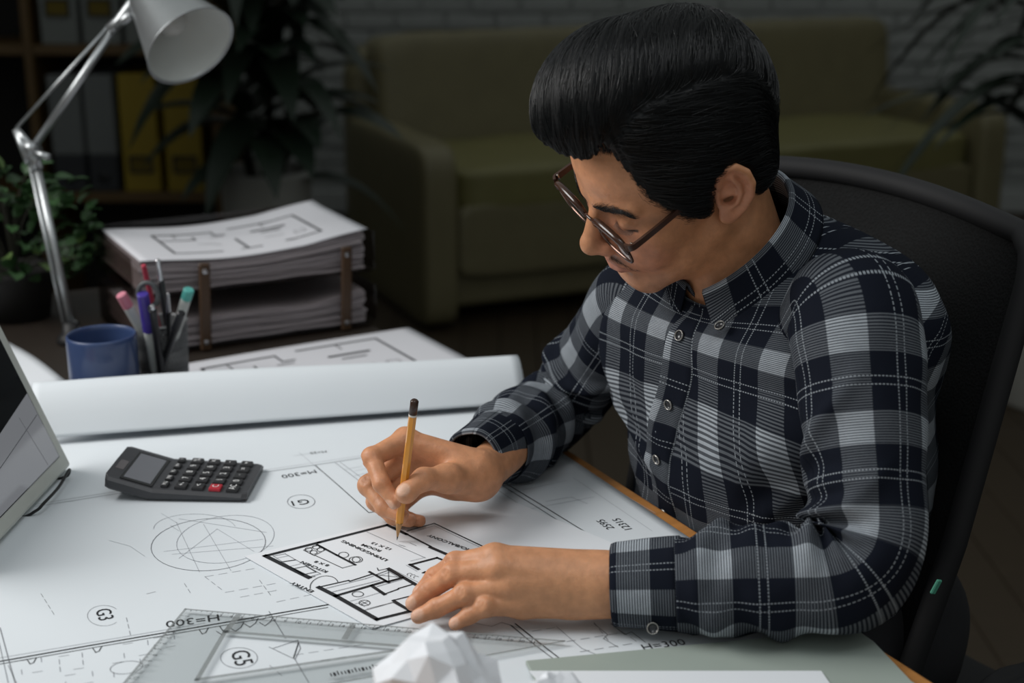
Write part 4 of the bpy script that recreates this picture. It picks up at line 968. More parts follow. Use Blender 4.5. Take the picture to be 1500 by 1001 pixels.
def hand_sdf(p, H):
    W = H['W']; lat = unit(H['lat']); dors = unit(H['dors'])
    d = smin(cone(p, W + lat * .0105, np.array(H['F'][0][0]) - dors * .002, .0185, .0125), cone(p, W - lat * .0105, np.array(H['F'][3][0]) - dors * .001, .0185, .0125), .02)
    for k in (1, 2): d = smin(d, cone(p, W, np.array(H['F'][k][0]) - dors * .001, .0195, .0130), .012)
    # flesh of the palm and the thumb's base
    pc_ = (np.array(H['F'][3][0]) + W) / 2 - dors * .007; d = smin(d, cone(p, pc_, W * .8 + pc_ * .2, .0145, .016), .014)
    T = [np.array(q) for q in H['T']]
    d = smin(d, cone(p, W * .6 + T[0] * .4, T[1], .0170, .0140), .014)
    th = smin(cone(p, T[1], T[2], .0128, .0106), cone(p, T[2], T[3], .0108, .0088), .006)
    t, dd, s = nail_frame(T[2], T[3], H.get('tdors', H['dors'])); th = smin(th, sph(p, T[3] - dd * .002 - t * .002, .0098), .005)
    d = smin(d, th, .010)
    fs = []
    for k, f in enumerate(H['F']):
        f = [np.array(q) for q in f]; r = FR[k]
        g = cone(p, f[0], f[1], r[0], r[1]); g = smin(g, cone(p, f[1], f[2], r[1], r[2]), .004); g = smin(g, cone(p, f[2], f[3], r[2], r[3]), .004)
        t, dd, s = nail_frame(f[1], f[2], H['dors'])
        g = smin(g, sph(p, f[1] + dd * .0016, r[1] * .97), .005)                         # knuckle
        for j in (-1, 0, 1): g = smax(g, -cone(p, f[1] + dd * (r[1] + .0016) + t * j * .0026 - s * .004, f[1] + dd * (r[1] + .0016) + t * j * .0026 + s * .004, .0010, .0010), .0012)
        t2, d2, s2 = nail_frame(f[2], f[3], H['dors'])
        g = smax(g, -cone(p, f[2] + d2 * (r[2] + .0006) - s2 * .0035, f[2] + d2 * (r[2] + .0006) + s2 * .0035, .0006, .0006), .001)
        fs.append(g)
        d = smin(d, cone(p, W * .35 + f[0] * .65 + dors * .0095, f[0] + dors * .0050, .0036, .0092), .006)   # tendon and knuckle
    fin = fs[0]
    for g in fs[1:]: fin = smin(fin, g, .0022)
    d = smin(d, fin, .007)
    for (c, Rm, r) in H['N']:
        e = ellR(p, c, r, Rm); d = smin(d, e, .0008)
        pass
    return d
SH_L = np.array([.312, 1.245, 1.012]); SH_R = np.array([.140, 1.490, .962]); EL_L = np.array([.313, 1.108, .806]); EL_R = np.array([.062, 1.600, .790])
HIP = np.array([.34, 1.465, .60]); CHEST = np.array([.265, 1.41, .90])
def core_sdf(p):
    d = cone(p, NECK_W, CHEST, .058, .085); d = smin(d, cone(p, CHEST, HIP, .085, .095), .05)
    for S, E_, W in ((SH_L, EL_L, LH['W']), (SH_R, EL_R, RH['W'])):
        E_ = E_ + unit((S + W) / 2 - E_) * .028
        Sl = S - np.array([0, 0, .022]); d = smin(d, cone(p, NECK_W * .2 + CHEST * .8, Sl, .05, .026), .03); d = smin(d, cone(p, Sl, E_, .027, .024), .02); d = smin(d, cone(p, E_, W, .025, .0225), .015)
    return d
BOXES = {}
def body_sdf(p):
    out = np.full(len(p), .5)
    lo, hi = p.min(0), p.max(0)
    def near(c, r): return (lo < np.array(c) + r).all() and (hi > np.array(c) - r).all()
    out = core_sdf(p)
    if near(HT, .30):
        s = np.linalg.norm(p - HT, axis=1) < .29
        if s.any(): out[s] = smin(out[s], head_sdf(p[s]), .02)
    for H in (LH, RH):
        c = (H['W'] + np.array(H['F'][1][1])) / 2
        if near(c, .16):
            s = np.linalg.norm(p - c, axis=1) < .155
            if s.any(): out[s] = smin(out[s], hand_sdf(p[s], H), .008)
    return out
def skin_tint(v):
    base = np.array([.545, .258, .130]); c = np.tile(base, (len(v), 1))
    nz = wobble(v, 60, 3)[:, None]; c = c * (1 + .07 * nz) + np.array([.02, -.004, -.004]) * wobble(v, 25, 9)[:, None]
    # head: lips, cheeks, shadow of the beard, lash line
    hs = np.linalg.norm(v - HT, axis=1) < .17; q = to_head(v[hs]); m = q.copy(); m[:, 0] = np.abs(m[:, 0]); ch = c[hs]
    def blend(d, w_, col, k=1.0): nonlocal ch; a = (np.clip(1 - d / w_, 0, 1) ** 1.2 * k)[:, None]; ch = ch * (1 - a) + np.array(col) * a
    blend(np.maximum(ell(m, (2.8, 7.6, -3.0), (3.2, 3.0, 3.2)), 0), 1.5, (.52, .205, .125), .55)
    lips = np.minimum(np.minimum(cone(m, (0, 9.7, -5.5), (1.2, 9.4, -5.5), .36, .33), cone(m, (1.2, 9.4, -5.5), (2.4, 8.6, -5.85), .33, .12)), np.minimum(cone(m, (0, 9.6, -6.35), (1.1, 9.4, -6.3), .42, .38), cone(m, (1.1, 9.4, -6.3), (2.3, 8.6, -5.98), .38, .12)))
    blend(np.maximum(lips, 0), .22, (.36, .14, .10), .8)
    gr = np.minimum(cone(m, (0, 9.9, -5.87), (1.2, 9.6, -5.85), .05, .05), cone(m, (1.2, 9.6, -5.85), (2.75, 8.55, -5.95), .05, .03)); blend(np.maximum(gr, 0), .14, (.12, .04, .03), .7)
    mu = np.minimum(cone(m, (.35, 9.6, -4.6), (1.5, 9.2, -4.75), .35, .32), cone(m, (1.5, 9.2, -4.75), (3.0, 8.1, -5.6), .30, .18)); blend(np.maximum(mu + .02 * np.sin(40 * m[:, 0]), 0), .45, (.13, .07, .05), .66)
    blend(np.maximum(ell(m, (0, 6.4, -8.6), (4.6, 3.4, 2.2)), 0), 1.6, (.38, .20, .13), .35)
    sl = np.minimum(cone(m, (2.15, 8.3, .08), (3.2, 8.6, -.12), .05, .10), cone(m, (3.2, 8.6, -.12), (4.75, 7.6, .16), .10, .07)); blend(np.maximum(sl, 0), .13, (.012, .008, .007), 1)
    nst = cone(m, (.62, 10.3, -3.75), (.75, 9.6, -2.9), .28, .22); blend(np.maximum(nst, 0), .15, (.10, .03, .02), .8)
    ear = ell(m, (7.6, -1.2, .2), (1.6, 2.2, 3.4)); blend(np.maximum(ear, 0), .4, (.58, .255, .16), .6)
    c[hs] = ch
    for H in (LH, RH):
        for (cc, Rm, r) in H['N']:
            e = ellR(v, cc, (r[0], r[1], r[2] * 2.2), Rm); a = np.clip(.5 - e / .0010, 0, 1)[:, None]; c = c * (1 - a) + np.array([.66, .40, .28]) * a
        for f in H['F']:
            for j in (0, 1, 2):
                dd = np.linalg.norm(v - np.array(f[j]), axis=1); a = (np.clip(1 - dd / .017, 0, 1) * .45)[:, None]; c = c * (1 - a) + np.array([.46, .19, .10]) * a
            dd = np.linalg.norm(v - np.array(f[3]), axis=1); a = (np.clip(1 - dd / .014, 0, 1) * .35)[:, None]; c = c * (1 - a) + np.array([.62, .275, .17]) * a
    return np.clip(c, 0, 1)
M_skin = bpy.data.materials.new('skin'); M_skin.use_nodes = True
def _skin():
    nt = M_skin.node_tree; b = nt.nodes['Principled BSDF']; at = nt.nodes.new('ShaderNodeAttribute'); at.attribute_name = 'tint'
    tc = nt.nodes.new('ShaderNodeTexCoord'); nz = nt.nodes.new('ShaderNodeTexNoise'); nz.inputs['Scale'].default_value = 260; nz.inputs['Detail'].default_value = 8; nz.inputs['Roughness'].default_value = .65
    bp = nt.nodes.new('ShaderNodeBump'); bp.inputs['Strength'].default_value = .42; bp.inputs['Distance'].default_value = .0010
    nt.links.new(tc.outputs['Object'], nz.inputs['Vector']); nt.links.new(nz.outputs['Fac'], bp.inputs['Height']); nt.links.new(bp.outputs[0], b.inputs['Normal'])
    n3 = nt.nodes.new('ShaderNodeTexNoise'); n3.inputs['Scale'].default_value = 95; n3.inputs['Detail'].default_value = 5; nt.links.new(tc.outputs['Object'], n3.inputs['Vector'])
    b2 = nt.nodes.new('ShaderNodeBump'); b2.inputs['Strength'].default_value = .30; b2.inputs['Distance'].default_value = .0022; nt.links.new(n3.outputs['Fac'], b2.inputs['Height']); nt.links.new(b2.outputs[0], bp.inputs['Normal'])
    rm = nt.nodes.new('ShaderNodeMapRange'); rm.inputs[1].default_value = .3; rm.inputs[2].default_value = .7; rm.inputs[3].default_value = .86; rm.inputs[4].default_value = 1.10; nt.links.new(n3.outputs['Fac'], rm.inputs[0])
    mm = nt.nodes.new('ShaderNodeMix'); mm.data_type = 'RGBA'; mm.blend_type = 'MULTIPLY'; mm.inputs[0].default_value = 1; nt.links.new(at.outputs['Color'], mm.inputs[6]); nt.links.new(rm.outputs[0], mm.inputs[7])
    nt.links.new(mm.outputs[2], b.inputs['Base Color']); b.inputs['Roughness'].default_value = .46; b.inputs['Specular IOR Level'].default_value = .42
    b.inputs['Subsurface Weight'].default_value = .12; b.inputs['Subsurface Radius'].default_value = (1.0, .35, .2); b.inputs['Subsurface Scale'].default_value = .004
_skin()
man = thing('person', 'seated man in a navy checked shirt, bent over the desk drawing with a pencil', 'person', (.40, 1.50, 0))
import time as _t; _t0 = _t.time()
import os
VOX = float(os.environ.get('VOXT', '.0015'))
bv, bq = surface_nets(body_sdf, (-.17, 1.00, .50), (.48, 1.72, 1.30), VOX)
body = mesh_np('body', bv - np.array([.40, 1.50, 0]), bq, M_skin, man, skin_tint(bv))
print('body', len(bv), _t.time() - _t0)
# ------------------------------------------------------------------ hair: a swept mass with combed strands over it
HAIR_POLY = np.array([(16, 24), (14.5, 14), (12.4, 10.4), (10.2, 9.2), (8.8, 9.1), (7.6, 11.0), (6.9, 9.2), (6.6, 6.2), (6.2, 4.2), (5.0, 2.0), (3.3, -.2), (1.7, -1.9), (.8, -1.5), (.55, 0.6), (.2, 2.6), (-1.2, 3.2), (-2.9, 2.6), (-3.8, .6), (-4.0, -3.0), (-5.0, -6.5), (-14, -8.5), (-18, 10), (-10, 24)])
def poly_sd(q, poly):
    n = len(poly); d = np.full(len(q), 1e9); ins = np.zeros(len(q), bool)
    for i in range(n):
        a = poly[i]; b = poly[(i + 1) % n]; e = b - a; w_ = q - a; t = np.clip((w_ @ e) / (e @ e), 0, 1); d = np.minimum(d, np.linalg.norm(w_ - t[:, None] * e, axis=1))
        c = ((a[1] > q[:, 1]) != (b[1] > q[:, 1])); ins ^= c & (q[:, 0] < (b[0] - a[0]) * (q[:, 1] - a[1]) / (b[1] - a[1] + 1e-12) + a[0])
    return np.where(ins, -d, d)
def sm(x, a, b): t = np.clip((x - a) / (b - a), 0, 1); return t * t * (3 - 2 * t)
def part_r(f): return -5.3 + .05 * f
def hair_base(p):
    d = ell(p, (0, -1.0, 4.3), (7.95, 10.2, 9.6))
    d = smin(d, ell(p, (1.1, 2.9, 9.8), (7.4, 8.3, 6.9)), 2.0)
    d = smin(d, ell(p, (.9, -3.2, 6.2), (7.6, 8.0, 8.3)), 2.2)
    d = smin(d, ell(p, (0, -5.6, -1.2), (6.4, 3.9, 5.2)), 1.5)
    d = smin(d, ell(p, (0, 3.0, 4.6), (7.15, 6.4, 6.1)), .8)
    s = p.copy(); s[:, 0] = np.abs(s[:, 0]); d = smin(d, ell(s, (5.6, .6, 2.4), (2.1, 4.4, 4.6)), 1.2)
    return d
def hair_cut(p): 
    sw = sm(np.abs(p[:, 0]), 2.0, 6.0)          # centre of the forehead: the line sits a bit lower
    return poly_sd(p[:, 1:] - np.stack([np.zeros(len(p)), .25 * (1 - sw)], 1), HAIR_POLY)
def top_w(p): return sm(p[:, 0] - part_r(p[:, 1]), -.4, .4) * sm(p[:, 2], 2, 6)
def hair_sdf(p, fine=True):
    d = hair_base(p)
    g = np.exp(-((p[:, 0] - part_r(p[:, 1])) / .38) ** 2) * sm(p[:, 2], 7.0, 8.5) * sm(p[:, 1], -7.5, -3) * (1 - sm(p[:, 1], 6.0, 8.5)); d = d + .42 * g
    if fine:
        w1 = p @ np.array([.60, .52, -.05]) ; w2 = p @ np.array([0, .52, -.85]); n1 = wobble(p * np.array([1, 1, 1]), .55, 21, 2)
        tw = top_w(p)
        def rid(w_): return .10 * np.sin(w_ * 4.3 + 2.2 * n1) + .07 * np.sin(w_ * 9.7 + 3 * n1 + 1) + .045 * np.sin(w_ * 19 + 4 * n1)
        d = d + tw * rid(w1) + (1 - tw) * .55 * rid(w2)
    return smax(d, hair_cut(p) + (.10 * np.sin(p[:, 0] * 6 + 5 * p[:, 1]) + .08 * np.sin(13 * p[:, 0] + 7 * p[:, 2]) if fine else 0), .9)
hv_, hq_ = surface_nets(lambda q: hair_sdf(q * 100.) / 100., (-.105, -.155, -.10), (.115, .145, .195), .00165)
hw = HT + hv_ @ HM.T
M_hair = mat('black_hair', (.0030, .0034, .0038), .55, .25, 60, 0, spec=.18)
M_strand = mat('black_hair_strand', (.0036, .0042, .0048), .26, .3, 20, 0, spec=.50)
hair = mesh_np('hair', hw - np.array([.40, 1.50, 0]), hq_, M_hair, man)
hair['label'] = 'black side-parted hair combed up and back'
def hair_grad(p, e=.05):
    g = np.stack([hair_base(p + np.eye(3)[k] * e) - hair_base(p - np.eye(3)[k] * e) for k in range(3)], 1); return g / (np.linalg.norm(g, axis=1)[:, None] + 1e-9)
def hair_curves(name, pts, r0, r1, m, parent):
    "pts (n,k,3) world"
    n, k, _ = pts.shape; cd = bpy.data.hair_curves.new(name); cd.add_curves([k] * n)
    off = np.array(parent_loc(parent)); cd.attributes['position'].data.foreach_set('vector', (pts - off).astype(np.float32).ravel())
    ra = cd.attributes.get('radius') or cd.attributes.new('radius', 'FLOAT', 'POINT'); ra.data.foreach_set('value', np.tile(np.linspace(r0, r1, k), n).astype(np.float32))
    cd.materials.append(m); o = bpy.data.objects.new(name, cd); link(o); o.parent = parent; return o
def parent_loc(p):
    m = wmat(p); return m.translation[:]
sel = RNG.choice(len(hv_), 8500); p = hv_[sel] * 100.0 + RNG.normal(0, .12, (8500, 3)); p = p[hair_cut(p) < -.12]
tw = top_w(p); lift = RNG.uniform(-.05, .16, len(p)) ; keepL = np.ones(len(p), bool)
path = []
jit = RNG.normal(0, .10, (len(p), 3))
for k in range(13):
    g = hair_grad(p); d0 = hair_sdf(p, False); p = p - g * (d0 - lift)[:, None] * .8
    path.append(p.copy())
    tw = top_w(p)[:, None]; bk = sm(-p[:, 1], 5, 9)[:, None]
    f = tw * np.array([.50, -.62, .50]) + (1 - tw) * (np.array([.0, -.85, -.42]) * (1 - bk) + np.array([0, -.35, -.95]) * bk); f = f + jit
    f = f - g * (f * g).sum(1)[:, None]; f /= np.linalg.norm(f, axis=1)[:, None] + 1e-9
    p2 = p + f * .34; ins = hair_cut(p2) < .02; p = np.where(ins[:, None], p2, p + f * .02)
path = np.stack(path, 1)
# the ends lie down into the mass
pw = HT + (path / 100.0) @ HM.T
hair_curves('hair_strands', pw, .00024, .00008, M_strand, hair)['kind'] = 'stuff'
# short fine hairs at the hairline and along the parting
def settle(p, fn, h=0.0, it=5):
    for _ in range(it):
        d = fn(p); e = .02; g = np.stack([fn(p + np.eye(3)[k] * e) - fn(p - np.eye(3)[k] * e) for k in range(3)], 1); g /= np.linalg.norm(g, axis=1)[:, None] + 1e-9; p = p - g * (d - h)[:, None]
    return p, g
head_l = lambda q: head_sdf(from_head(q)) * 100.0
def brow(s):
    n = 480; t = RNG.uniform(0, 1, n); c = np.array([(.85, 9.4, 2.1), (2.1, 9.1, 2.55), (3.5, 8.4, 2.85), (4.8, 7.3, 2.5)]); x = t * 3; i = np.minimum(x.astype(int), 2); u = (x - i)[:, None]
    p = c[i] * (1 - u) + c[i + 1] * u; p[:, 2] += RNG.normal(0, 1, n) * (.19 + .10 * np.sin(PI * np.minimum(t * 1.3, 1))) * .8; p[:, 0] *= s
    p, g = settle(p, head_l); dr = np.stack([s * (.55 + .4 * t), -.15 - .4 * t, .75 - .95 * t], 1) + RNG.normal(0, .12, (n, 3)); dr -= g * (dr * g).sum(1)[:, None]; dr /= np.linalg.norm(dr, axis=1)[:, None]
    return np.stack([p + dr * .65 * k / 4 + g * (.02 + .10 * math.sin(PI * k / 4)) for k in range(5)], 1)
hair_curves('eyebrow', from_head(brow(-1)), .00015, .00006, M_strand, man); hair_curves('eyebrow', from_head(brow(1)), .00015, .00006, M_strand, man)
def moust(n=190):
    s = RNG.choice([-1, 1], n); t = RNG.uniform(0, 1, n); c = np.array([(.25, 9.9, -4.7), (1.5, 9.4, -4.8), (3.0, 8.2, -5.5)]); x = t * 2; i = np.minimum(x.astype(int), 1); u = (x - i)[:, None]
    p = c[i] * (1 - u) + c[i + 1] * u; p[:, 2] += RNG.normal(0, .17, n); p[:, 0] *= s
    p, g = settle(p, head_l); dr = np.stack([s * .7, -.2 * np.ones(n), -.7 * np.ones(n)], 1) + RNG.normal(0, .2, (n, 3)); dr -= g * (dr * g).sum(1)[:, None]; dr /= np.linalg.norm(dr, axis=1)[:, None]
    return np.stack([p + dr * .34 * k / 3 + g * .03 for k in range(4)], 1)
hair_curves('moustache', from_head(moust()), .00008, .00004, M_strand, man)
def fringe(n=700):
    t = RNG.uniform(0, 1, n); c = np.array([(-1.0, 9.0, 9.0), (-3.2, 8.4, 9.6), (-4.9, 7.6, 9.6), (-5.5, 6.8, 7.4), (-6.0, 6.2, 4.8), (-6.5, 5.0, 2.2), (-6.8, 3.0, -.8)]); x = t * 6; i = np.minimum(x.astype(int), 5); u = (x - i)[:, None]
    p = c[i] * (1 - u) + c[i + 1] * u + RNG.normal(0, .22, (n, 3)); p, g = settle(p, head_l); tw = (t < .38)[:, None]
    dr = np.where(tw, np.array([.45, -.55, .62]), np.array([-.05, -.75, -.35])) + RNG.normal(0, .2, (n, 3)); dr -= g * (dr * g).sum(1)[:, None]; dr /= np.linalg.norm(dr, axis=1)[:, None]
    return np.stack([p + dr * .9 * k / 4 + g * .05 * k for k in range(5)], 1)
hair_curves('hairline_hairs', from_head(fringe()), .00012, .00005, M_strand, hair)['kind'] = 'stuff'
lash = []
for s in (-1, 1):
    for k in range(40):
        t = k / 39; q = np.array([s * (2.1 + 2.3 * t), 8.35 + .35 * math.sin(PI * t * .9) - .6 * t, .08 - .2 * math.sin(PI * t)]); dr = np.array([s * (.3 * (t - .2)), .8, -.55]); lash.append([q + dr * .5 * j / 3 + np.array([0, 0, .06 * j * j / 9]) for j in range(4)])
hair_curves('eyelashes', from_head(np.array(lash)), .00014, .00005, M_strand, man)

# ------------------------------------------------------------------ glasses
M_frame = mat('dark_brown_acetate', (.050, .024, .016), .18, .5, 35, 0, spec=.6)
M_metal = mat('frame_metal', (.45, .42, .38), .22, .05, 50, metal=1)
M_lens = clear_mat('lens_glass', (.93, .95, .95), .02, .30)
M_rim = mat('brown_metal_rim', (.16, .10, .08), .22, .1, 50, metal=.9)
gl = thing('eyeglasses', 'brown framed eyeglasses worn low on the nose of the man', 'glasses', tuple(from_head((0, 9.6, -.2))))
GF = 9.85                                                          # how far forward the fronts sit
def gpt(x, z):
    "lens-plane point: slight wrap and pantoscopic tilt"
    return np.array([x, GF - .004 * x * x + .10 * (z - .2), z])
def rimpath(s):
    out = []
    for a in np.linspace(0, 2 * PI, 41)[:-1]:
        ca, sa = math.cos(a), math.sin(a); e = 3.0; r = (abs(ca) ** e + abs(sa) ** e) ** (-1 / e); x = 2.75 * r * ca; z = 1.75 * r * sa * (1.0 if sa > 0 else .98)
        x *= 1 + .05 * (z / 2)
        out.append(gpt(s * (3.70 + x) + .2, -.55 + z))
    return np.array(out)
for s in (-1, 1):
    rp = rimpath(s); top = rp[:21] if True else rp
    fr = obj('rim', tube(from_head(rp), .0015, 10, closed=True), M_rim, gl, world=True, smooth=True)
    obj('brow_bar', tube(from_head(rp[1:20] + np.array([0, .05, .05])), [.0017 + .0022 * math.sin(PI * k / 18) ** .5 for k in range(19)], 10), M_frame, gl, world=True, smooth=True)
    c = rp.mean(0); V = [c + np.array([0, .12, 0])]; n = len(rp)
    for q in (.5, 1.0): V += [c + (p_ - c) * q * .985 + np.array([0, .12 * (1 - q * q), 0]) for p_ in rp]
    V = np.array(V); Fq = [[0, 1 + k, 1 + (k + 1) % n] for k in range(n)] + [[1 + k, 1 + n + k, 1 + n + (k + 1) % n, 1 + (k + 1) % n] for k in range(n)]
    lo_ = obj('lens', (from_head(V), Fq), M_lens, gl, world=True, smooth=True)
    h = gpt(s * 6.75 + .2, .75); pth = [h + np.array([-.25 * s, .05, .05]), h + np.array([s * .22, -.25, .08]), h + np.array([s * .32, -1.2, .12]), np.array([s * 6.95, 4.5, 1.5]), np.array([s * 7.0, 0.8, 2.3]), np.array([s * 7.0, -1.6, 2.2]), np.array([s * 7.1, -2.9, .3])]
    pp_ = smooth_path(pth, 36); T, N, B = frames(from_head(pp_))
    upv = HM[:, 2]; V = []
    for k, q in enumerate(from_head(pp_)):
        sd = np.cross(T[k], upv); sd /= np.linalg.norm(sd); u_ = np.cross(sd, T[k]); hh = .0042 - .0014 * min(1, k / 20); tt = .0013
        V += [q + u_ * hh + sd * tt, q + u_ * hh - sd * tt, q - u_ * hh - sd * tt, q - u_ * hh + sd * tt]
    Fq = grid_faces(4, len(pp_), True) + [[3, 2, 1, 0], [4 * (len(pp_) - 1) + k for k in range(4)]]
    te = obj('temple', (np.array(V), Fq), M_frame, gl, world=True)
    obj('hinge', tube(from_head(np.array([h + np.array([s * .12, -.5, .42]), h + np.array([s * .12, -.5, -.2])])), .0013, 8), M_metal, te, world=True, smooth=True)
    obj('nose_pad', place(lathe([(0, 0), (.0028, .0004), (.0030, .0012), (0, .0018)], 14), from_head((s * .98, 9.55, -.75)), HM @ np.array([s * .8, -.3, .1])), M_lens, gl, world=True, smooth=True)
obj('bridge', tube(from_head(smooth_path([gpt(-1.0, .25), gpt(-.5, .62) + np.array([0, .12, 0]), gpt(.5, .62) + np.array([0, .12, 0]), gpt(1.0, .25)], 16)), .0016, 10), M_frame, gl, world=True, smooth=True)
# ------------------------------------------------------------------ checked shirt
def plaid():
    m = bpy.data.materials.new('navy_check_cotton'); m.use_nodes = True; nt = m.node_tree; b = nt.nodes['Principled BSDF']
    uv = nt.nodes.new('ShaderNodeUVMap'); sp = nt.nodes.new('ShaderNodeSeparateXYZ'); nt.links.new(uv.outputs[0], sp.inputs[0])
    def M(op, a, b_=None, c=None):
        n = nt.nodes.new('ShaderNodeMath'); n.operation = op
        for i, v in enumerate((a, b_, c)):
            if v is None: continue
            if isinstance(v, (int, float)): n.inputs[i].default_value = v
            else: nt.links.new(v, n.inputs[i])
        return n.outputs[0]
    PER = .080
    def band(x, c, hw, soft=.006):
        "1 inside |frac-c|<hw (in periods)"
        fr = M('FRACT', M('DIVIDE', x, PER)); d = M('ABSOLUTE', M('SUBTRACT', fr, c))
        r = nt.nodes.new('ShaderNodeMapRange'); r.interpolation_type = 'SMOOTHSTEP'; r.inputs[1].default_value = hw - soft; r.inputs[2].default_value = hw + soft; r.inputs[3].default_value = 1; r.inputs[4].default_value = 0; nt.links.new(d, r.inputs[0]); return r.outputs[0]
    nzv = nt.nodes.new('ShaderNodeTexNoise'); nzv.inputs['Scale'].default_value = 90; nt.links.new(uv.outputs[0], nzv.inputs['Vector'])
    x = sp.outputs[0]; y = sp.outputs[1]
    vb = band(x, .5, .185); hb = band(y, .5, .18)
    vs = M('MAXIMUM', band(x, .046, .0065, .004), band(x, .954, .0065, .004)); vs2 = M('MAXIMUM', band(y, .046, .0065, .004), band(y, .954, .0065, .004))
    # threads
    fy = M('FRACT', M('DIVIDE', y, .0023)); th = M('LESS_THAN', fy, .50)
    fx = M('FRACT', M('DIVIDE', x, .0023)); tv = M('LESS_THAN', fx, .55)
    both = M('MULTIPLY', vb, hb); one = M('SUBTRACT', M('MAXIMUM', vb, hb), both)
    # amount of white thread
    vonly = M('MULTIPLY', vb, M('SUBTRACT', 1, hb)); honly = M('MULTIPLY', hb, M('SUBTRACT', 1, vb))
    a = M('MULTIPLY', both, M('MULTIPLY_ADD', th, .46, .13)); a = M('ADD', a, M('MULTIPLY', vonly, M('MULTIPLY_ADD', th, .135, .015)))
    a = M('ADD', a, M('MULTIPLY', honly, M('MULTIPLY_ADD', th, .145, .016)))
    dx = M('MULTIPLY', M('LESS_THAN', M('FRACT', M('DIVIDE', y, .0030)), .62), vs); dy = M('MULTIPLY', M('LESS_THAN', M('FRACT', M('DIVIDE', x, .0030)), .62), vs2)
    a = M('MAXIMUM', a, M('MULTIPLY', M('MAXIMUM', dx, dy), .42)); a = M('MULTIPLY', a, M('MULTIPLY_ADD', nzv.outputs['Fac'], .35, .82))
    mx = nt.nodes.new('ShaderNodeMix'); mx.data_type = 'RGBA'; mx.inputs[6].default_value = (.0080, .0102, .0170, 1); mx.inputs[7].default_value = (.62, .68, .74, 1); nt.links.new(a, mx.inputs[0])
    nt.links.new(mx.outputs[2], b.inputs['Base Color']); b.inputs['Roughness'].default_value = .85; b.inputs['Specular IOR Level'].default_value = .06
    bp = nt.nodes.new('ShaderNodeBump'); bp.inputs['Strength'].default_value = .25; bp.inputs['Distance'].default_value = .0006
    nz2 = nt.nodes.new('ShaderNodeTexNoise'); nz2.inputs['Scale'].default_value = 28; nz2.inputs['Detail'].default_value = 6; nt.links.new(uv.outputs[0], nz2.inputs['Vector'])
    nt.links.new(M('ADD', M('MULTIPLY', nz2.outputs['Fac'], 6.0), M('MULTIPLY', M('ADD', th, tv), .12)), bp.inputs['Height']); nt.links.new(bp.outputs[0], b.inputs['Normal'])
    return m
M_shirt = plaid()
M_btn = mat('dark_button', (.03, .032, .036), .25, .1, 100, spec=.6); M_btnr = mat('button_rim', (.34, .33, .31), .22, .1, 100, metal=.5)
M_stitch = mat('pale_stitch', (.34, .37, .42), .8, .1)
ORG = np.array([.40, 1.50, 0])
CF = np.array([-.8, -.6, 0]); LAT = np.array([.6, -.8, 0]); ZU = np.array([0, 0, 1.])
NECKC = np.array([.222, 1.375, 1.045])
# spine stations: distance down from the collar, centre, lean of the ring plane, half sizes: side, front, back
ST = [  # k,   lean, a_left, a_right, front, back, fwd shift
    (.000, 33, .064, .064, .070, .066, .000), (.012, 32, .076, .076, .076, .074, .000), (.026, 31, .112, .110, .085, .084, .000),
    (.042, 30, .158, .150, .098, .096, .002), (.060, 29, .188, .177, .108, .103, .004), (.085, 27, .196, .190, .115, .108, .006), (.115, 25, .197, .190, .122, .110, .010), (.16, 22, .186, .184, .130, .112, .014),
    (.22, 19, .174, .176, .134, .110, .018), (.29, 15, .164, .172, .136, .108, .022), (.36, 10, .158, .168, .140, .106, .026), (.43, 5, .160, .168, .142, .108, .024), (.50, 0, .166, .172, .136, .114, .014), (.56, -2, .170, .178, .126, .122, .0)]
ST = np.array(ST)
NR, NT_ = 110, 128
kk = np.linspace(0, ST[-1, 0], NR)
def interp(c):
    # smooth monotone-ish interpolation
    y = np.interp(kk, ST[:, 0], ST[:, c]); w = np.array([.25, .5, .25])
    for _ in range(10): y[1:-1] = .25 * y[:-2] + .5 * y[1:-1] + .25 * y[2:]
    return y
lean, aL, aR, bF, bB, fs = [interp(c) for c in range(1, 7)]
cen = np.zeros((NR, 3)); cen[0] = NECKC; upv_ = []
for i in range(NR):
    th = math.radians(lean[i]); upv_.append(CF * math.sin(th) + ZU * math.cos(th))
    if i: cen[i] = cen[i - 1] - upv_[i] * (kk[i] - kk[i - 1])
upv_ = np.array(upv_)
ang = np.linspace(-PI, PI, NT_, endpoint=False) + PI / NT_     # 0 = front, + = his left
ct, stn = np.cos(ang), np.sin(ang)
TV = np.zeros((NR, NT_, 3)); TU = np.zeros((NR, NT_, 2)); TN = np.zeros((NR, NT_, 3))
for i in range(NR):
    e = 2.35 + .75 * (float(sm(np.array([kk[i]]), .02, .06)[0]) - float(sm(np.array([kk[i]]), .12, .22)[0])); q = (np.abs(ct) ** e + np.abs(stn) ** e) ** (-1 / e)
    l_ = np.where(stn > 0, aL[i], aR[i]) * q * stn; f_ = np.where(ct > 0, bF[i], bB[i]) * q * ct + fs[i]
    fw = np.cross(LAT, upv_[i]); fw = fw if fw @ CF > 0 else -fw
    TV[i] = cen[i] + LAT * l_[:, None] + fw * f_[:, None] - upv_[i] * (np.clip(ct, 0, 1) ** 2 * .024 * (1 - float(sm(np.array([kk[i]]), .0, .05)[0])))[:, None]
    seg = np.sqrt(np.diff(l_) ** 2 + np.diff(f_) ** 2); s_ = np.concatenate([[0], np.cumsum(seg)]); s_ -= np.interp(0, ang, s_)
    w = float(sm(np.array([kk[i]]), .05, .15)[0])
    TU[i, :, 0] = (1 - w) * l_ * 1.08 + w * (.9 * s_ + .1 * l_) + .004
    TU[i, :, 1] = -kk[i] - np.where(ct > 0, f_, f_ * .9) * (1 - float(sm(np.array([kk[i]]), .05, .25)[0])) * .75
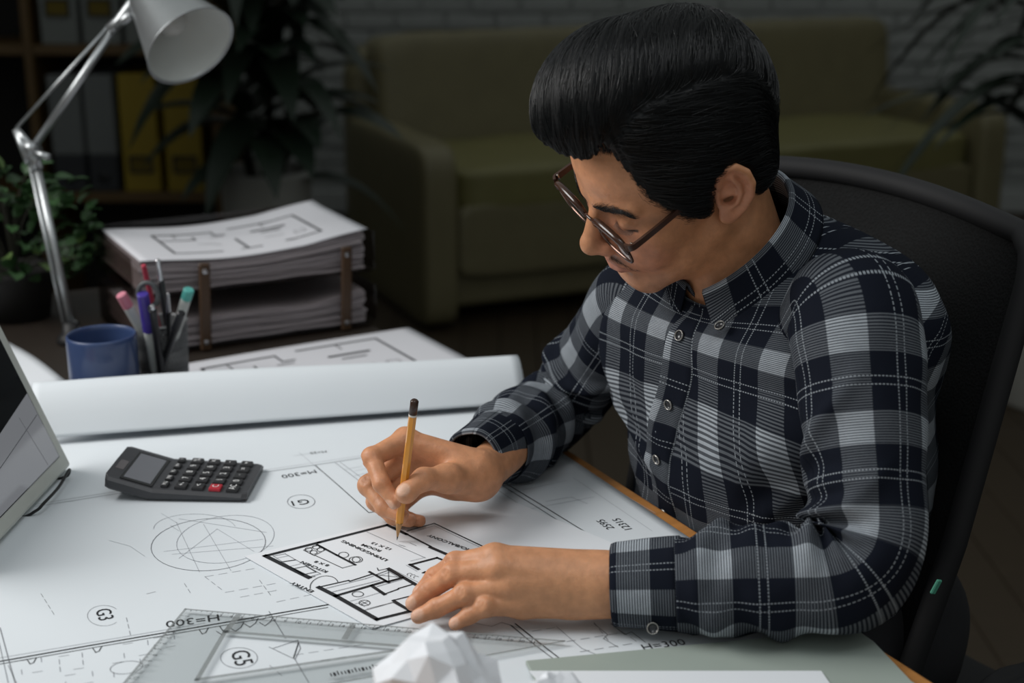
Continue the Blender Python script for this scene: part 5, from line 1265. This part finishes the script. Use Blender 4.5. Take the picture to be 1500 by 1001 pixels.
def normals_grid(V, closed=True):
    du = (np.roll(V, -1, 1) - np.roll(V, 1, 1)); dv = np.gradient(V, axis=0); n = np.cross(du, dv); return n / (np.linalg.norm(n, axis=2)[..., None] + 1e-12)
TN = normals_grid(TV); 
if ((TN[NR // 2, NT_ // 2]) @ CF) < 0: TN = -TN
# cloth folds: long soft ones that run from the armpit and button line, horizontal sags at the belly
A_, K_ = np.meshgrid(ang, kk)
def fold(c0, k0, c1, k1, wd, h):
    "ridge along a line in (angle,k) space; angle scaled to metres"
    R0 = .165; x = A_ * R0; d = np.array([(c1 - c0) * R0, k1 - k0]); L = np.hypot(*d); d = d / L
    u = (x - c0 * R0) * d[0] + (K_ - k0) * d[1]; v = -(x - c0 * R0) * d[1] + (K_ - k0) * d[0]
    e = np.clip(np.minimum(u, L - u) / (.35 * L) + .35, 0, 1); return h * np.exp(-(v / wd) ** 2) * e * (np.abs(u - L / 2) < L * .85)
disp = .0042 * wobble(np.stack([A_ * .165, K_], -1).reshape(-1, 2), 34, 5, 3).reshape(A_.shape) * sm(K_, .02, .10)
for f in [(.95, .17, .35, .26, .012, .006), (.95, .20, .25, .33, .011, .006), (1.05, .24, .2, .40, .012, .007), (-.9, .17, -.2, .23, .012, .005), (-.95, .22, -.15, .34, .012, .006), (1.1, .33, .1, .43, .014, .008), (1.1, .40, -.2, .46, .013, .009), (.9, .46, -.5, .49, .012, .008), (-1.0, .30, -.1, .42, .013, .007), (.55, .09, .35, .22, .014, .004), (-.4, .07, -.15, .2, .012, .004), (1.3, .10, .8, .15, .010, .004)]:
    disp += fold(*f)
TV = TV + TN * disp[..., None]
TV[..., 2] = np.where((TV[..., 2] < .757) & (TV[..., 2] > .70) & False, .757, TV[..., 2])
V = TV.reshape(-1, 3); Fq = grid_faces(NT_, NR, True)
# uv seam sits at the back
shirt = obj('shirt', (V - ORG, Fq), M_shirt, man, smooth=True, uvs=TU.reshape(-1, 2), label='navy and white checked long-sleeved shirt')
smd = shirt.modifiers.new('thickness', 'SOLIDIFY'); smd.thickness = .0012; smd.offset = -1
def torso_at(a, k):
    i = np.clip(np.interp(k, kk, np.arange(NR)), 0, NR - 1.001); j = (a - ang[0]) / (ang[1] - ang[0]); i0 = int(i); j0 = int(math.floor(j)) % NT_; j1 = (j0 + 1) % NT_; u = i - i0; v = j - math.floor(j)
    g = lambda X: (1 - u) * ((1 - v) * X[i0, j0] + v * X[i0, j1]) + u * ((1 - v) * X[i0 + 1, j0] + v * X[i0 + 1, j1])
    n = g(TN); return g(TV), n / np.linalg.norm(n)
# sleeves -----------------------------------------------------------
def rounded_path(pts, rad, n=150):
    P0, P1, P2, P3 = [np.array(q, float) for q in pts]      # shoulder start, shoulder, elbow, wrist
    a = unit(P1 - P2); b = unit(P3 - P2); raw = [P0]; 
    for t in np.linspace(0, 1, 12)[1:]: raw.append(P0 * (1 - t) + P1 * t) if False else None
    pre = smooth_path([P0, P1, P1 * .5 + P2 * .5], 20)[:12]
    up = [P1 * (1 - t) + (P2 + a * rad) * t for t in np.linspace(.12, 1, 30)]
    el = [(1 - t) ** 2 * (P2 + a * rad) + 2 * t * (1 - t) * P2 + t * t * (P2 + b * rad) for t in np.linspace(0, 1, 24)[1:]]
    fo = [(P2 + b * rad) * (1 - t) + P3 * t for t in np.linspace(0, 1, 40)[1:]]
    p = np.array(list(pre[:10]) + up + el + fo)
    for _ in range(6): p[1:-1] = .25 * p[:-2] + .5 * p[1:-1] + .25 * p[2:]
    s = np.concatenate([[0], np.cumsum(np.linalg.norm(np.diff(p, axis=0), axis=1))]); t = np.linspace(0, s[-1], n)
    return np.stack([np.interp(t, s, p[:, k]) for k in range(3)], 1), t
def sleeve(S, E_, W, start, radii, inner_dir, seed, uoff, zmin, name_label, flat=1.0):
    pth, s = rounded_path([start, S, E_, W], .055); n = len(pth); T, N, B = frames(pth); L = s[-1]
    sE = s[np.argmin(np.linalg.norm(pth - E_, axis=1))]; sS = s[np.argmin(np.linalg.norm(pth - S, axis=1))]
    NA = 96; a = np.linspace(0, 2 * PI, NA, endpoint=False)
    # angle measured from the inner side of the elbow
    ia = np.array([math.atan2(inner_dir @ B[i], inner_dir @ N[i]) for i in range(n)]); ia = np.unwrap(ia)
    ph = a[None] - ia[:, None]; S2 = np.repeat(s[:, None], NA, 1)
    rr = np.interp(s, [0, sS * .6, sS, sS + .06, sE - .08, sE, sE + .06, L - .05, L], radii); 
    for _ in range(4): rr[1:-1] = .25 * rr[:-2] + .5 * rr[1:-1] + .25 * rr[2:]
    R_ = np.repeat(rr[:, None], NA, 1)
    q = np.stack([np.cos(ph) * .05, np.sin(ph) * .05, S2], -1).reshape(-1, 3)
    nz = wobble(q, 42, seed, 3).reshape(R_.shape); nz2 = wobble(q * np.array([1, 1, .55]), 30, seed + 9, 2).reshape(R_.shape)
    inn = np.clip(np.cos(ph), 0, 1) ** .8; el = np.exp(-((S2 - sE) / .062) ** 2)
    d = .0042 * nz * sm(S2, sS * .5, sS + .05)
    d += .0085 * el * inn * np.sin((S2 - sE) / .0295 * 2 * PI + 2.2 * nz2 + .9 * np.sin(ph))           # bunched cloth in the crook
    d += .0050 * np.exp(-((S2 - sE) / .10) ** 2) * np.cos(ph + PI) * 0 + .0040 * np.sin((S2 * 1.0 + .030 * np.sin(ph) + .012 * nz2) / .052 * 2 * PI) * np.exp(-((S2 - sE - .12) / .08) ** 2)   # forearm rings
    d += .0075 * np.exp(-(((S2 - sS) - .05 - .10 * (1 + np.cos(ph - .6)) / 2) / .011) ** 2) * np.clip(.4 + np.cos(ph - .3), 0, 1)
    d += .0065 * np.exp(-(((S2 - sS) - .10 - .09 * (1 + np.cos(ph + .5)) / 2) / .010) ** 2) * np.clip(.5 + np.cos(ph), 0, 1)
    d += .0050 * np.exp(-((S2 - (L - .030) + .018 * np.cos(ph * 1.0 + 1)) / .011) ** 2) + .0038 * np.exp(-((S2 - (L - .075) + .016 * np.cos(ph + 2.5)) / .012) ** 2)
    d *= sm(L - S2, .0, .02) * .9 + .1
    R_ = R_ + d
    V = pth[:, None] + R_[..., None] * (np.cos(a)[None, :, None] * N[:, None] + np.sin(a)[None, :, None] * B[:, None])
    if zmin is not None:
        zm = np.full(V.shape[:2], zmin); V[..., 2] = np.where(V[..., 2] < zm, zm + .12 * (V[..., 2] - zm) * 0 + .0004 * np.sin(60 * V[..., 0]), V[..., 2])
    UV = np.stack([np.repeat((a * .0509)[None], n, 0) - (ia * .0509)[:, None] * 0 + uoff, S2 * 1.0 + uoff * .6], -1)
    # repeat the first column so the pattern closes
    V2 = np.concatenate([V, V[:, :1]], 1); U2 = np.concatenate([UV, UV[:, :1] + np.array([2 * PI * .0509, 0])], 1)
    o = obj('sleeve', (V2.reshape(-1, 3) - ORG, grid_faces(NA + 1, n)), M_shirt, shirt, smooth=True, uvs=U2.reshape(-1, 2)); sd = o.modifiers.new('thickness', 'SOLIDIFY'); sd.thickness = .0012; sd.offset = -1
    return pth, T, N, B, s, o
def cuff(p0, d, lat, ra, rb, Lc, uoff, zmin, btn_dir):
    "band from the wrist end back along d; (ra,rb) half sizes across lat and across the other way"
    d = unit(d); lat = unit(lat - d * (lat @ d)); oth = np.cross(d, lat); NA = 72; a = np.linspace(0, 2 * PI, NA, endpoint=False); V = []; UV = []
    prof = [(-.001, -.0035), (0, 0), (.004, .0012), (.012, .0014), (.03, .0022), (.05, .0030), (Lc - .004, .0030), (Lc, -.001)]
    for t, r in prof:
        g = 1 + .10 * t / Lc
        w_ = 1 + .02 * np.sin(3 * a + uoff * 100) + .012 * np.sin(5 * a + t * 60)
        V.append(p0 + d * t + (np.cos(a) * (ra * g * w_ + r))[:, None] * lat + (np.sin(a) * (rb * g * w_ + r))[:, None] * oth); UV.append(np.stack([a * .0509 + uoff, np.full(NA, t) + uoff], 1))
    V = np.array(V); UV = np.array(UV)
    if zmin is not None: V[..., 2] = np.maximum(V[..., 2], zmin)
    V = np.concatenate([V, V[:, :1]], 1); UV = np.concatenate([UV, UV[:, :1] + np.array([2 * PI * .0509, 0])], 1)
    o = obj('cuff', (V.reshape(-1, 3) - ORG, grid_faces(NA + 1, len(prof))), M_shirt, shirt, smooth=True, uvs=UV.reshape(-1, 2)); sd = o.modifiers.new('thickness', 'SOLIDIFY'); sd.thickness = .0022; sd.offset = -1
    return o
def button(p, n, r=.0056):
    n = unit(n)
    o = obj('button', place(lathe([(0, .0004), (r * .72, .0004), (r * .78, .0013), (r * .86, .0022), (r * .95, .0022), (r, .0012), (r * .98, 0), (0, 0)][::-1], 28), p - ORG, n), M_btn, shirt, smooth=True)
    ob2 = obj('button', place(lathe([(r * .80, .0018), (r * .86, .0026), (r * .95, .0026), (r * 1.0, .0016)], 28, False), p - ORG, n), M_btnr, shirt, smooth=True, label='shiny rim of button')
WL_, WR_ = np.array([.094, 1.132, .790]), np.array([-.040, 1.385, .806])
inn_L = unit((SH_L + WL_) / 2 - EL_L); inn_R = unit((SH_R + WR_) / 2 - EL_R)
CDL = unit(EL_L - WL_); CDR = unit(EL_R - WR_)
slL = sleeve(SH_L, EL_L, WL_ + CDL * .050, SH_L - LAT * .060 - CF * .006 - ZU * .044, [.036, .049, .060, .0580, .052, .0505, .048, .045, .041], inn_L, 11, .013, .7545, 'near')
slR = sleeve(SH_R, EL_R, WR_ + CDR * .050, SH_R + LAT * .060 - CF * .006 - ZU * .050, [.032, .042, .051, .050, .046, .047, .046, .043, .040], inn_R, 23, .031, .7545, 'far')
cuff(WL_ - CDL * .006, CDL, np.array(LH['lat']), .0355, .0300, .064, .02, .7550, None)
cuff(WR_ - CDR * .002, CDR, np.array(RH['lat']), .0345, .0320, .064, .05, .7550, None)
pb_ = D(953, 918, .762); button(np.array([pb_[0], WL_[1] - .0385, .7685]), np.array([0, -.9, .45]), .0052)
# placket and buttons -----------------------------------------------
def AC(k): return -.04 - .24 * float(sm(np.array([k]), .06, .24)[0])
V = []; UV = []; ks = np.linspace(.004, .50, 90)
for k in ks:
    wd = .0155
    for t in (-1, -.9, -.5, 0, .5, .9, 1):
        p, n = torso_at(AC(k) + t * wd / .128, k); V.append(p + n * (.0022 if abs(t) < .95 else -.0008)); UV.append((t * wd + .040 + .022, -k * 1.0 + .018))
pk = obj('placket', (np.array(V) - ORG, grid_faces(7, len(ks))), M_shirt, shirt, smooth=True, uvs=UV)
for k in (.045, .125, .205, .285, .365): p, n = torso_at(AC(k), k); button(p + n * .0022, n)
# collar ------------------------------------------------------------
def collar():
    NA = 90; rows = []; uv = []
    aa = np.linspace(-2.96, 2.96, NA)               # 0 = back of the neck, ends meet at the front
    up = upv_[0]; fw = np.cross(LAT, up); fw = fw if fw @ CF > 0 else -fw
    # profile: stand goes up, then the fall folds over and lies on the shirt
    for t in np.linspace(0, 1, 16):
        row = []
        for j, a in enumerate(aa):
            fr = abs(a) / 2.96; c, s = math.cos(a), math.sin(a)
            stand = .034 - .016 * fr ** 2; fall = .038 + .012 * fr ** 6 
            if t < .35: u = t / .35; rad = -.001 + .001 * u; h = -.010 + (stand + .010) * u; out = 0
            elif t < .5: u = (t - .35) / .15; out = .0050 * math.sin(u * PI / 2) ; h = stand + .003 * math.sin(u * PI) - .002 * u; rad = 0
            else: u = (t - .5) / .5; out = .0050 + .017 * u + (.006 * u * fr ** 6); h = stand - .002 - fall * u * .92; rad = 0
            rx = .0625 + rad + out; ry = (.0665 if c < 0 else .0660) + rad + out
            # widen slightly at the front so the collar opens
            h = h - .024 * fr ** 2.2; p = NECKC + LAT * (s * rx * (1.0 if fr < .8 else 1.0)) - fw * (c * ry) + up * h
            if t > .5 and fr > .86: p = p + LAT * np.sign(a) * (t - .5) * .030 * (fr - .86) / .14 
            row.append(p); uv.append((a * .066 + .02, t * .085 + .012))
        rows.append(row)
    return np.array(rows), uv, NA
cr_, cuv, NA = collar()
co = obj('collar', (cr_.reshape(-1, 3) - ORG, grid_faces(NA, len(cr_))), M_shirt, shirt, smooth=True, uvs=cuv); sd = co.modifiers.new('thickness', 'SOLIDIFY'); sd.thickness = .0020; sd.offset = 0
pz, nz_ = torso_at(.36, .028); button(pz + nz_ * .010, nz_ + ZU * .3, .0054)
# pencil ------------------------------------------------------------
ptip = np.array([-.1150, 1.3020, .7540]); ptop = P(607.5, 586, 1.355)
pdv = ptop - ptip; PLN = np.linalg.norm(pdv); pdv /= PLN
pn = thing('pencil', 'yellow pencil with a dark brown capped end, held in the right hand over the plan', 'pencil', ptip)
M_py = mat('yellow_lacquer', (.72, .30, .028), .28, .08, 40, coat=.4); M_wood = mat('pencil_wood', (.46, .25, .10), .7, .2, 60); M_lead = mat('graphite', (.03, .03, .033), .4); M_cap = mat('dark_brown_cap', (.035, .016, .010), .3); M_ring = mat('pencil_white_ring', (.65, .63, .58), .4)
obj('shaft', place(lathe([(.0039, .021), (.0040, .0225), (.0040, PLN - .0165)], 6), ptip, pdv), M_py, pn, world=True)
obj('sharpened_cone', place(lathe([(.0009, .0045), (.0033, .0195), (.0039, .0215)], 24), ptip, pdv), M_wood, pn, world=True, smooth=True)
obj('lead', place(lathe([(.0002, 0), (.00095, .0048)], 16), ptip, pdv), M_lead, pn, world=True, smooth=True)
obj('white_ring', place(lathe([(.0041, PLN - .0175), (.0041, PLN - .0155)], 24), ptip, pdv), M_ring, pn, world=True)
obj('end_cap', place(lathe([(.0040, PLN - .0155), (.0040, PLN - .0015), (.0028, PLN), (0, PLN)], 24), ptip, pdv), M_cap, pn, world=True, smooth=True)
# ------------------------------------------------------------------ black mesh office chair
M_mesh_b = bpy.data.materials.new('black_mesh_fabric'); M_mesh_b.use_nodes = True
def _meshmat():
    nt = M_mesh_b.node_tree; b = nt.nodes['Principled BSDF']; uv = nt.nodes.new('ShaderNodeTexCoord'); vo = nt.nodes.new('ShaderNodeTexVoronoi'); vo.inputs['Scale'].default_value = 330
    nt.links.new(uv.outputs['Object'], vo.inputs['Vector']); mx = nt.nodes.new('ShaderNodeMix'); mx.data_type = 'RGBA'; mx.inputs[6].default_value = (.003, .003, .003, 1); mx.inputs[7].default_value = (.0065, .007, .0075, 1)
    nt.links.new(vo.outputs['Distance'], mx.inputs[0]); nt.links.new(mx.outputs[2], b.inputs['Base Color']); b.inputs['Roughness'].default_value = .8; b.inputs['Specular IOR Level'].default_value = .2
    bp = nt.nodes.new('ShaderNodeBump'); bp.inputs['Strength'].default_value = .6; bp.inputs['Distance'].default_value = .001; nt.links.new(vo.outputs['Distance'], bp.inputs['Height']); nt.links.new(bp.outputs[0], b.inputs['Normal'])
_meshmat()
M_blk = mat('black_chair_plastic', (.006, .006, .007), .75, .1, 60)
SC0 = np.array([.395, 1.535, 0]); LA = LAT; BK = -CF
chair = thing('office_chair', 'black mesh-backed office chair behind the seated man', 'chair', (SC0[0], SC0[1], 0))
NC = np.array([.487, 1.335, 1.0]); UPC = unit(np.array([.082, .063, .334])); CWD = .45
def bp_(u, v):
    "u 0 far..1 near, v metres up from z=1.0 line"
    arch = .020 * math.sin(PI * max(0, min(1, u)) ** .6) * (v > -.2) * min(1, max(0, (v + .2) / .25)); hol = .050 * math.sin(PI * u)
    p = NC + LA * .012 - LA * CWD * (1 - u) + UPC * (v + arch) + BK * hol
    return p
def inset(v):
    "narrowing towards the bottom and rounded top corners"
    t = max(0, (-v - .25) / .20); top = max(0, (v - .005) / .05)
    return .04 * t + .055 * (1 - math.sqrt(max(0, 1 - min(1, top) ** 2)))
vs = np.linspace(-.44, .055, 40); us = np.linspace(0, 1, 26); V = []
for v in vs:
    i_ = inset(v)
    for u in us: V.append(bp_(i_ + (1 - 2 * i_) * u, v))
bk_ = obj('back_mesh', (np.array(V), grid_faces(26, 40)), M_mesh_b, chair, world=True, smooth=True); sd = bk_.modifiers.new('thickness', 'SOLIDIFY'); sd.thickness = .006
loop = [bp_(inset(v), v) for v in vs] + [bp_(inset(.055) + (1 - 2 * inset(.055)) * u, .055) for u in np.linspace(.02, .98, 20)] + [bp_(1 - inset(v), v) for v in vs[::-1]] + [bp_(1 - inset(-.44) - (1 - 2 * inset(-.44)) * u, -.44) for u in np.linspace(.02, .98, 16)]
obj('back_frame', tube(np.array(loop), .0125, 10, closed=True), M_blk, chair, world=True, smooth=True)
sp_ = smooth_path([bp_(.5, -.05) + BK * .03, bp_(.5, -.30) + BK * .05, bp_(.5, -.52) + BK * .03, np.array([SC0[0], SC0[1], .40]) + BK * .12, np.array([SC0[0], SC0[1], .385])], 24)
obj('back_spine', tube(sp_, .022, 10), M_blk, chair, world=True, smooth=True)
SEAT = SC0[:2] + CF[:2] * .07
sm_ = cushion((0, 0, .435), (.50, .48, .075), .012)
obj('seat', xf(sm_, (SEAT[0], SEAT[1], 0), (0, 0, math.atan2(LA[1], LA[0]))), mat('black_seat_fabric', (.012, .012, .013), .9, .2, 200, .2), chair, world=True, smooth=True)
obj('gas_lift', tube([(SEAT[0], SEAT[1], .09), (SEAT[0], SEAT[1], .40)], [.028, .024], 16), M_blk, chair, world=True, smooth=True)
for k in range(5):
    a = k * 2 * PI / 5 + .4; c = np.array([SEAT[0] + .30 * math.cos(a), SEAT[1] + .30 * math.sin(a), .075])
    lg_ = obj('leg', tube([(SEAT[0], SEAT[1], .105), c], [.026, .017], 10), M_blk, chair, world=True, smooth=True)
    obj('caster', join(*[place(lathe([(0, 0), (.024, 0), (.0265, .004), (.0265, .014), (.024, .018), (0, .018)], 20), (c[0] + .012 * s_ * math.sin(a) - .0, c[1] - .012 * s_ * math.cos(a), .0267), (math.sin(a) * s_, -math.cos(a) * s_, 0)) for s_ in (-1, 1)]), M_blk, lg_, world=True)
for s_, nm_ in ((-1, 'far'), (1, 'near')):
    base = np.array([SC0[0], SC0[1], 0]) + LA * (.285 * s_); fwd_ = CF * (.06 if s_ < 0 else .02)
    c = base + fwd_ + ZU * .585
    arm = obj('armrest', xf(cushion((0, 0, 0), (.085, .235, .032), 0), tuple(c), (0, 0, math.atan2(LA[1], LA[0]))), M_blk, chair, world=True, smooth=True)
    obj('arm_post', tube(smooth_path([c - ZU * .01, base + CF * .02 + ZU * .50, base - LA * s_ * .04 + ZU * .42, base - LA * s_ * .12 + ZU * .40], 14), .016, 10), M_blk, arm, world=True, smooth=True)
gp = P(1371, 860, 1.37)
obj('tag', xf(box((0, 0, 0), (.007, .003, .016), .001, 1), tuple(gp), (.2, .35, .6)), mat('green_tag', (.10, .40, .28), .5), chair, world=True, label='small green tag')
# ------------------------------------------------------------------ trousers and shoes (mostly under the desk)
def legs_sdf(p):
    hip = np.array([.345, 1.47, .60]); d = cone(p, hip - LAT * .06, hip + LAT * .06, .115, .115)
    for s_ in (-1, 1):
        h = hip + LAT * .085 * s_ ; k = h + CF * .42 + LAT * .05 * s_ - ZU * .02; f_ = k + CF * .02 - ZU * .47
        d = smin(d, cone(p, h, k, .088, .066), .05); d = smin(d, cone(p, k, f_, .064, .050), .03)
    return d + .004 * wobble(p, 30, 4, 2) * 1.0
v_, q_ = surface_nets(legs_sdf, (-.30, .85, .02), (.60, 1.80, .72), .010)
mesh_np('trousers', v_ - ORG, q_, mat('dark_trousers', (.010, .010, .012), .9, .2, 120, .2), man)
for s_ in (-1, 1):
    k = np.array([.345, 1.47, .53]) + LAT * .085 * s_ + CF * .44 + LAT * .05 * s_; a = np.array([k[0], k[1], 0])
    def shoe_sdf(p, a=a): return np.maximum(smin(cone(p, a + CF * -.02 + ZU * .045, a + CF * .17 + ZU * .030, .042, .036), cone(p, a + ZU * .06, a + ZU * .10, .042, .040), .03), .002 - p[:, 2])
    v_, q_ = surface_nets(shoe_sdf, a + np.array([-.30, -.30, -.01]), a + np.array([.15, .15, .16]), .008)
    mesh_np('shoe', v_ - ORG, q_, mat('black_shoe', (.012, .011, .011), .4), man)
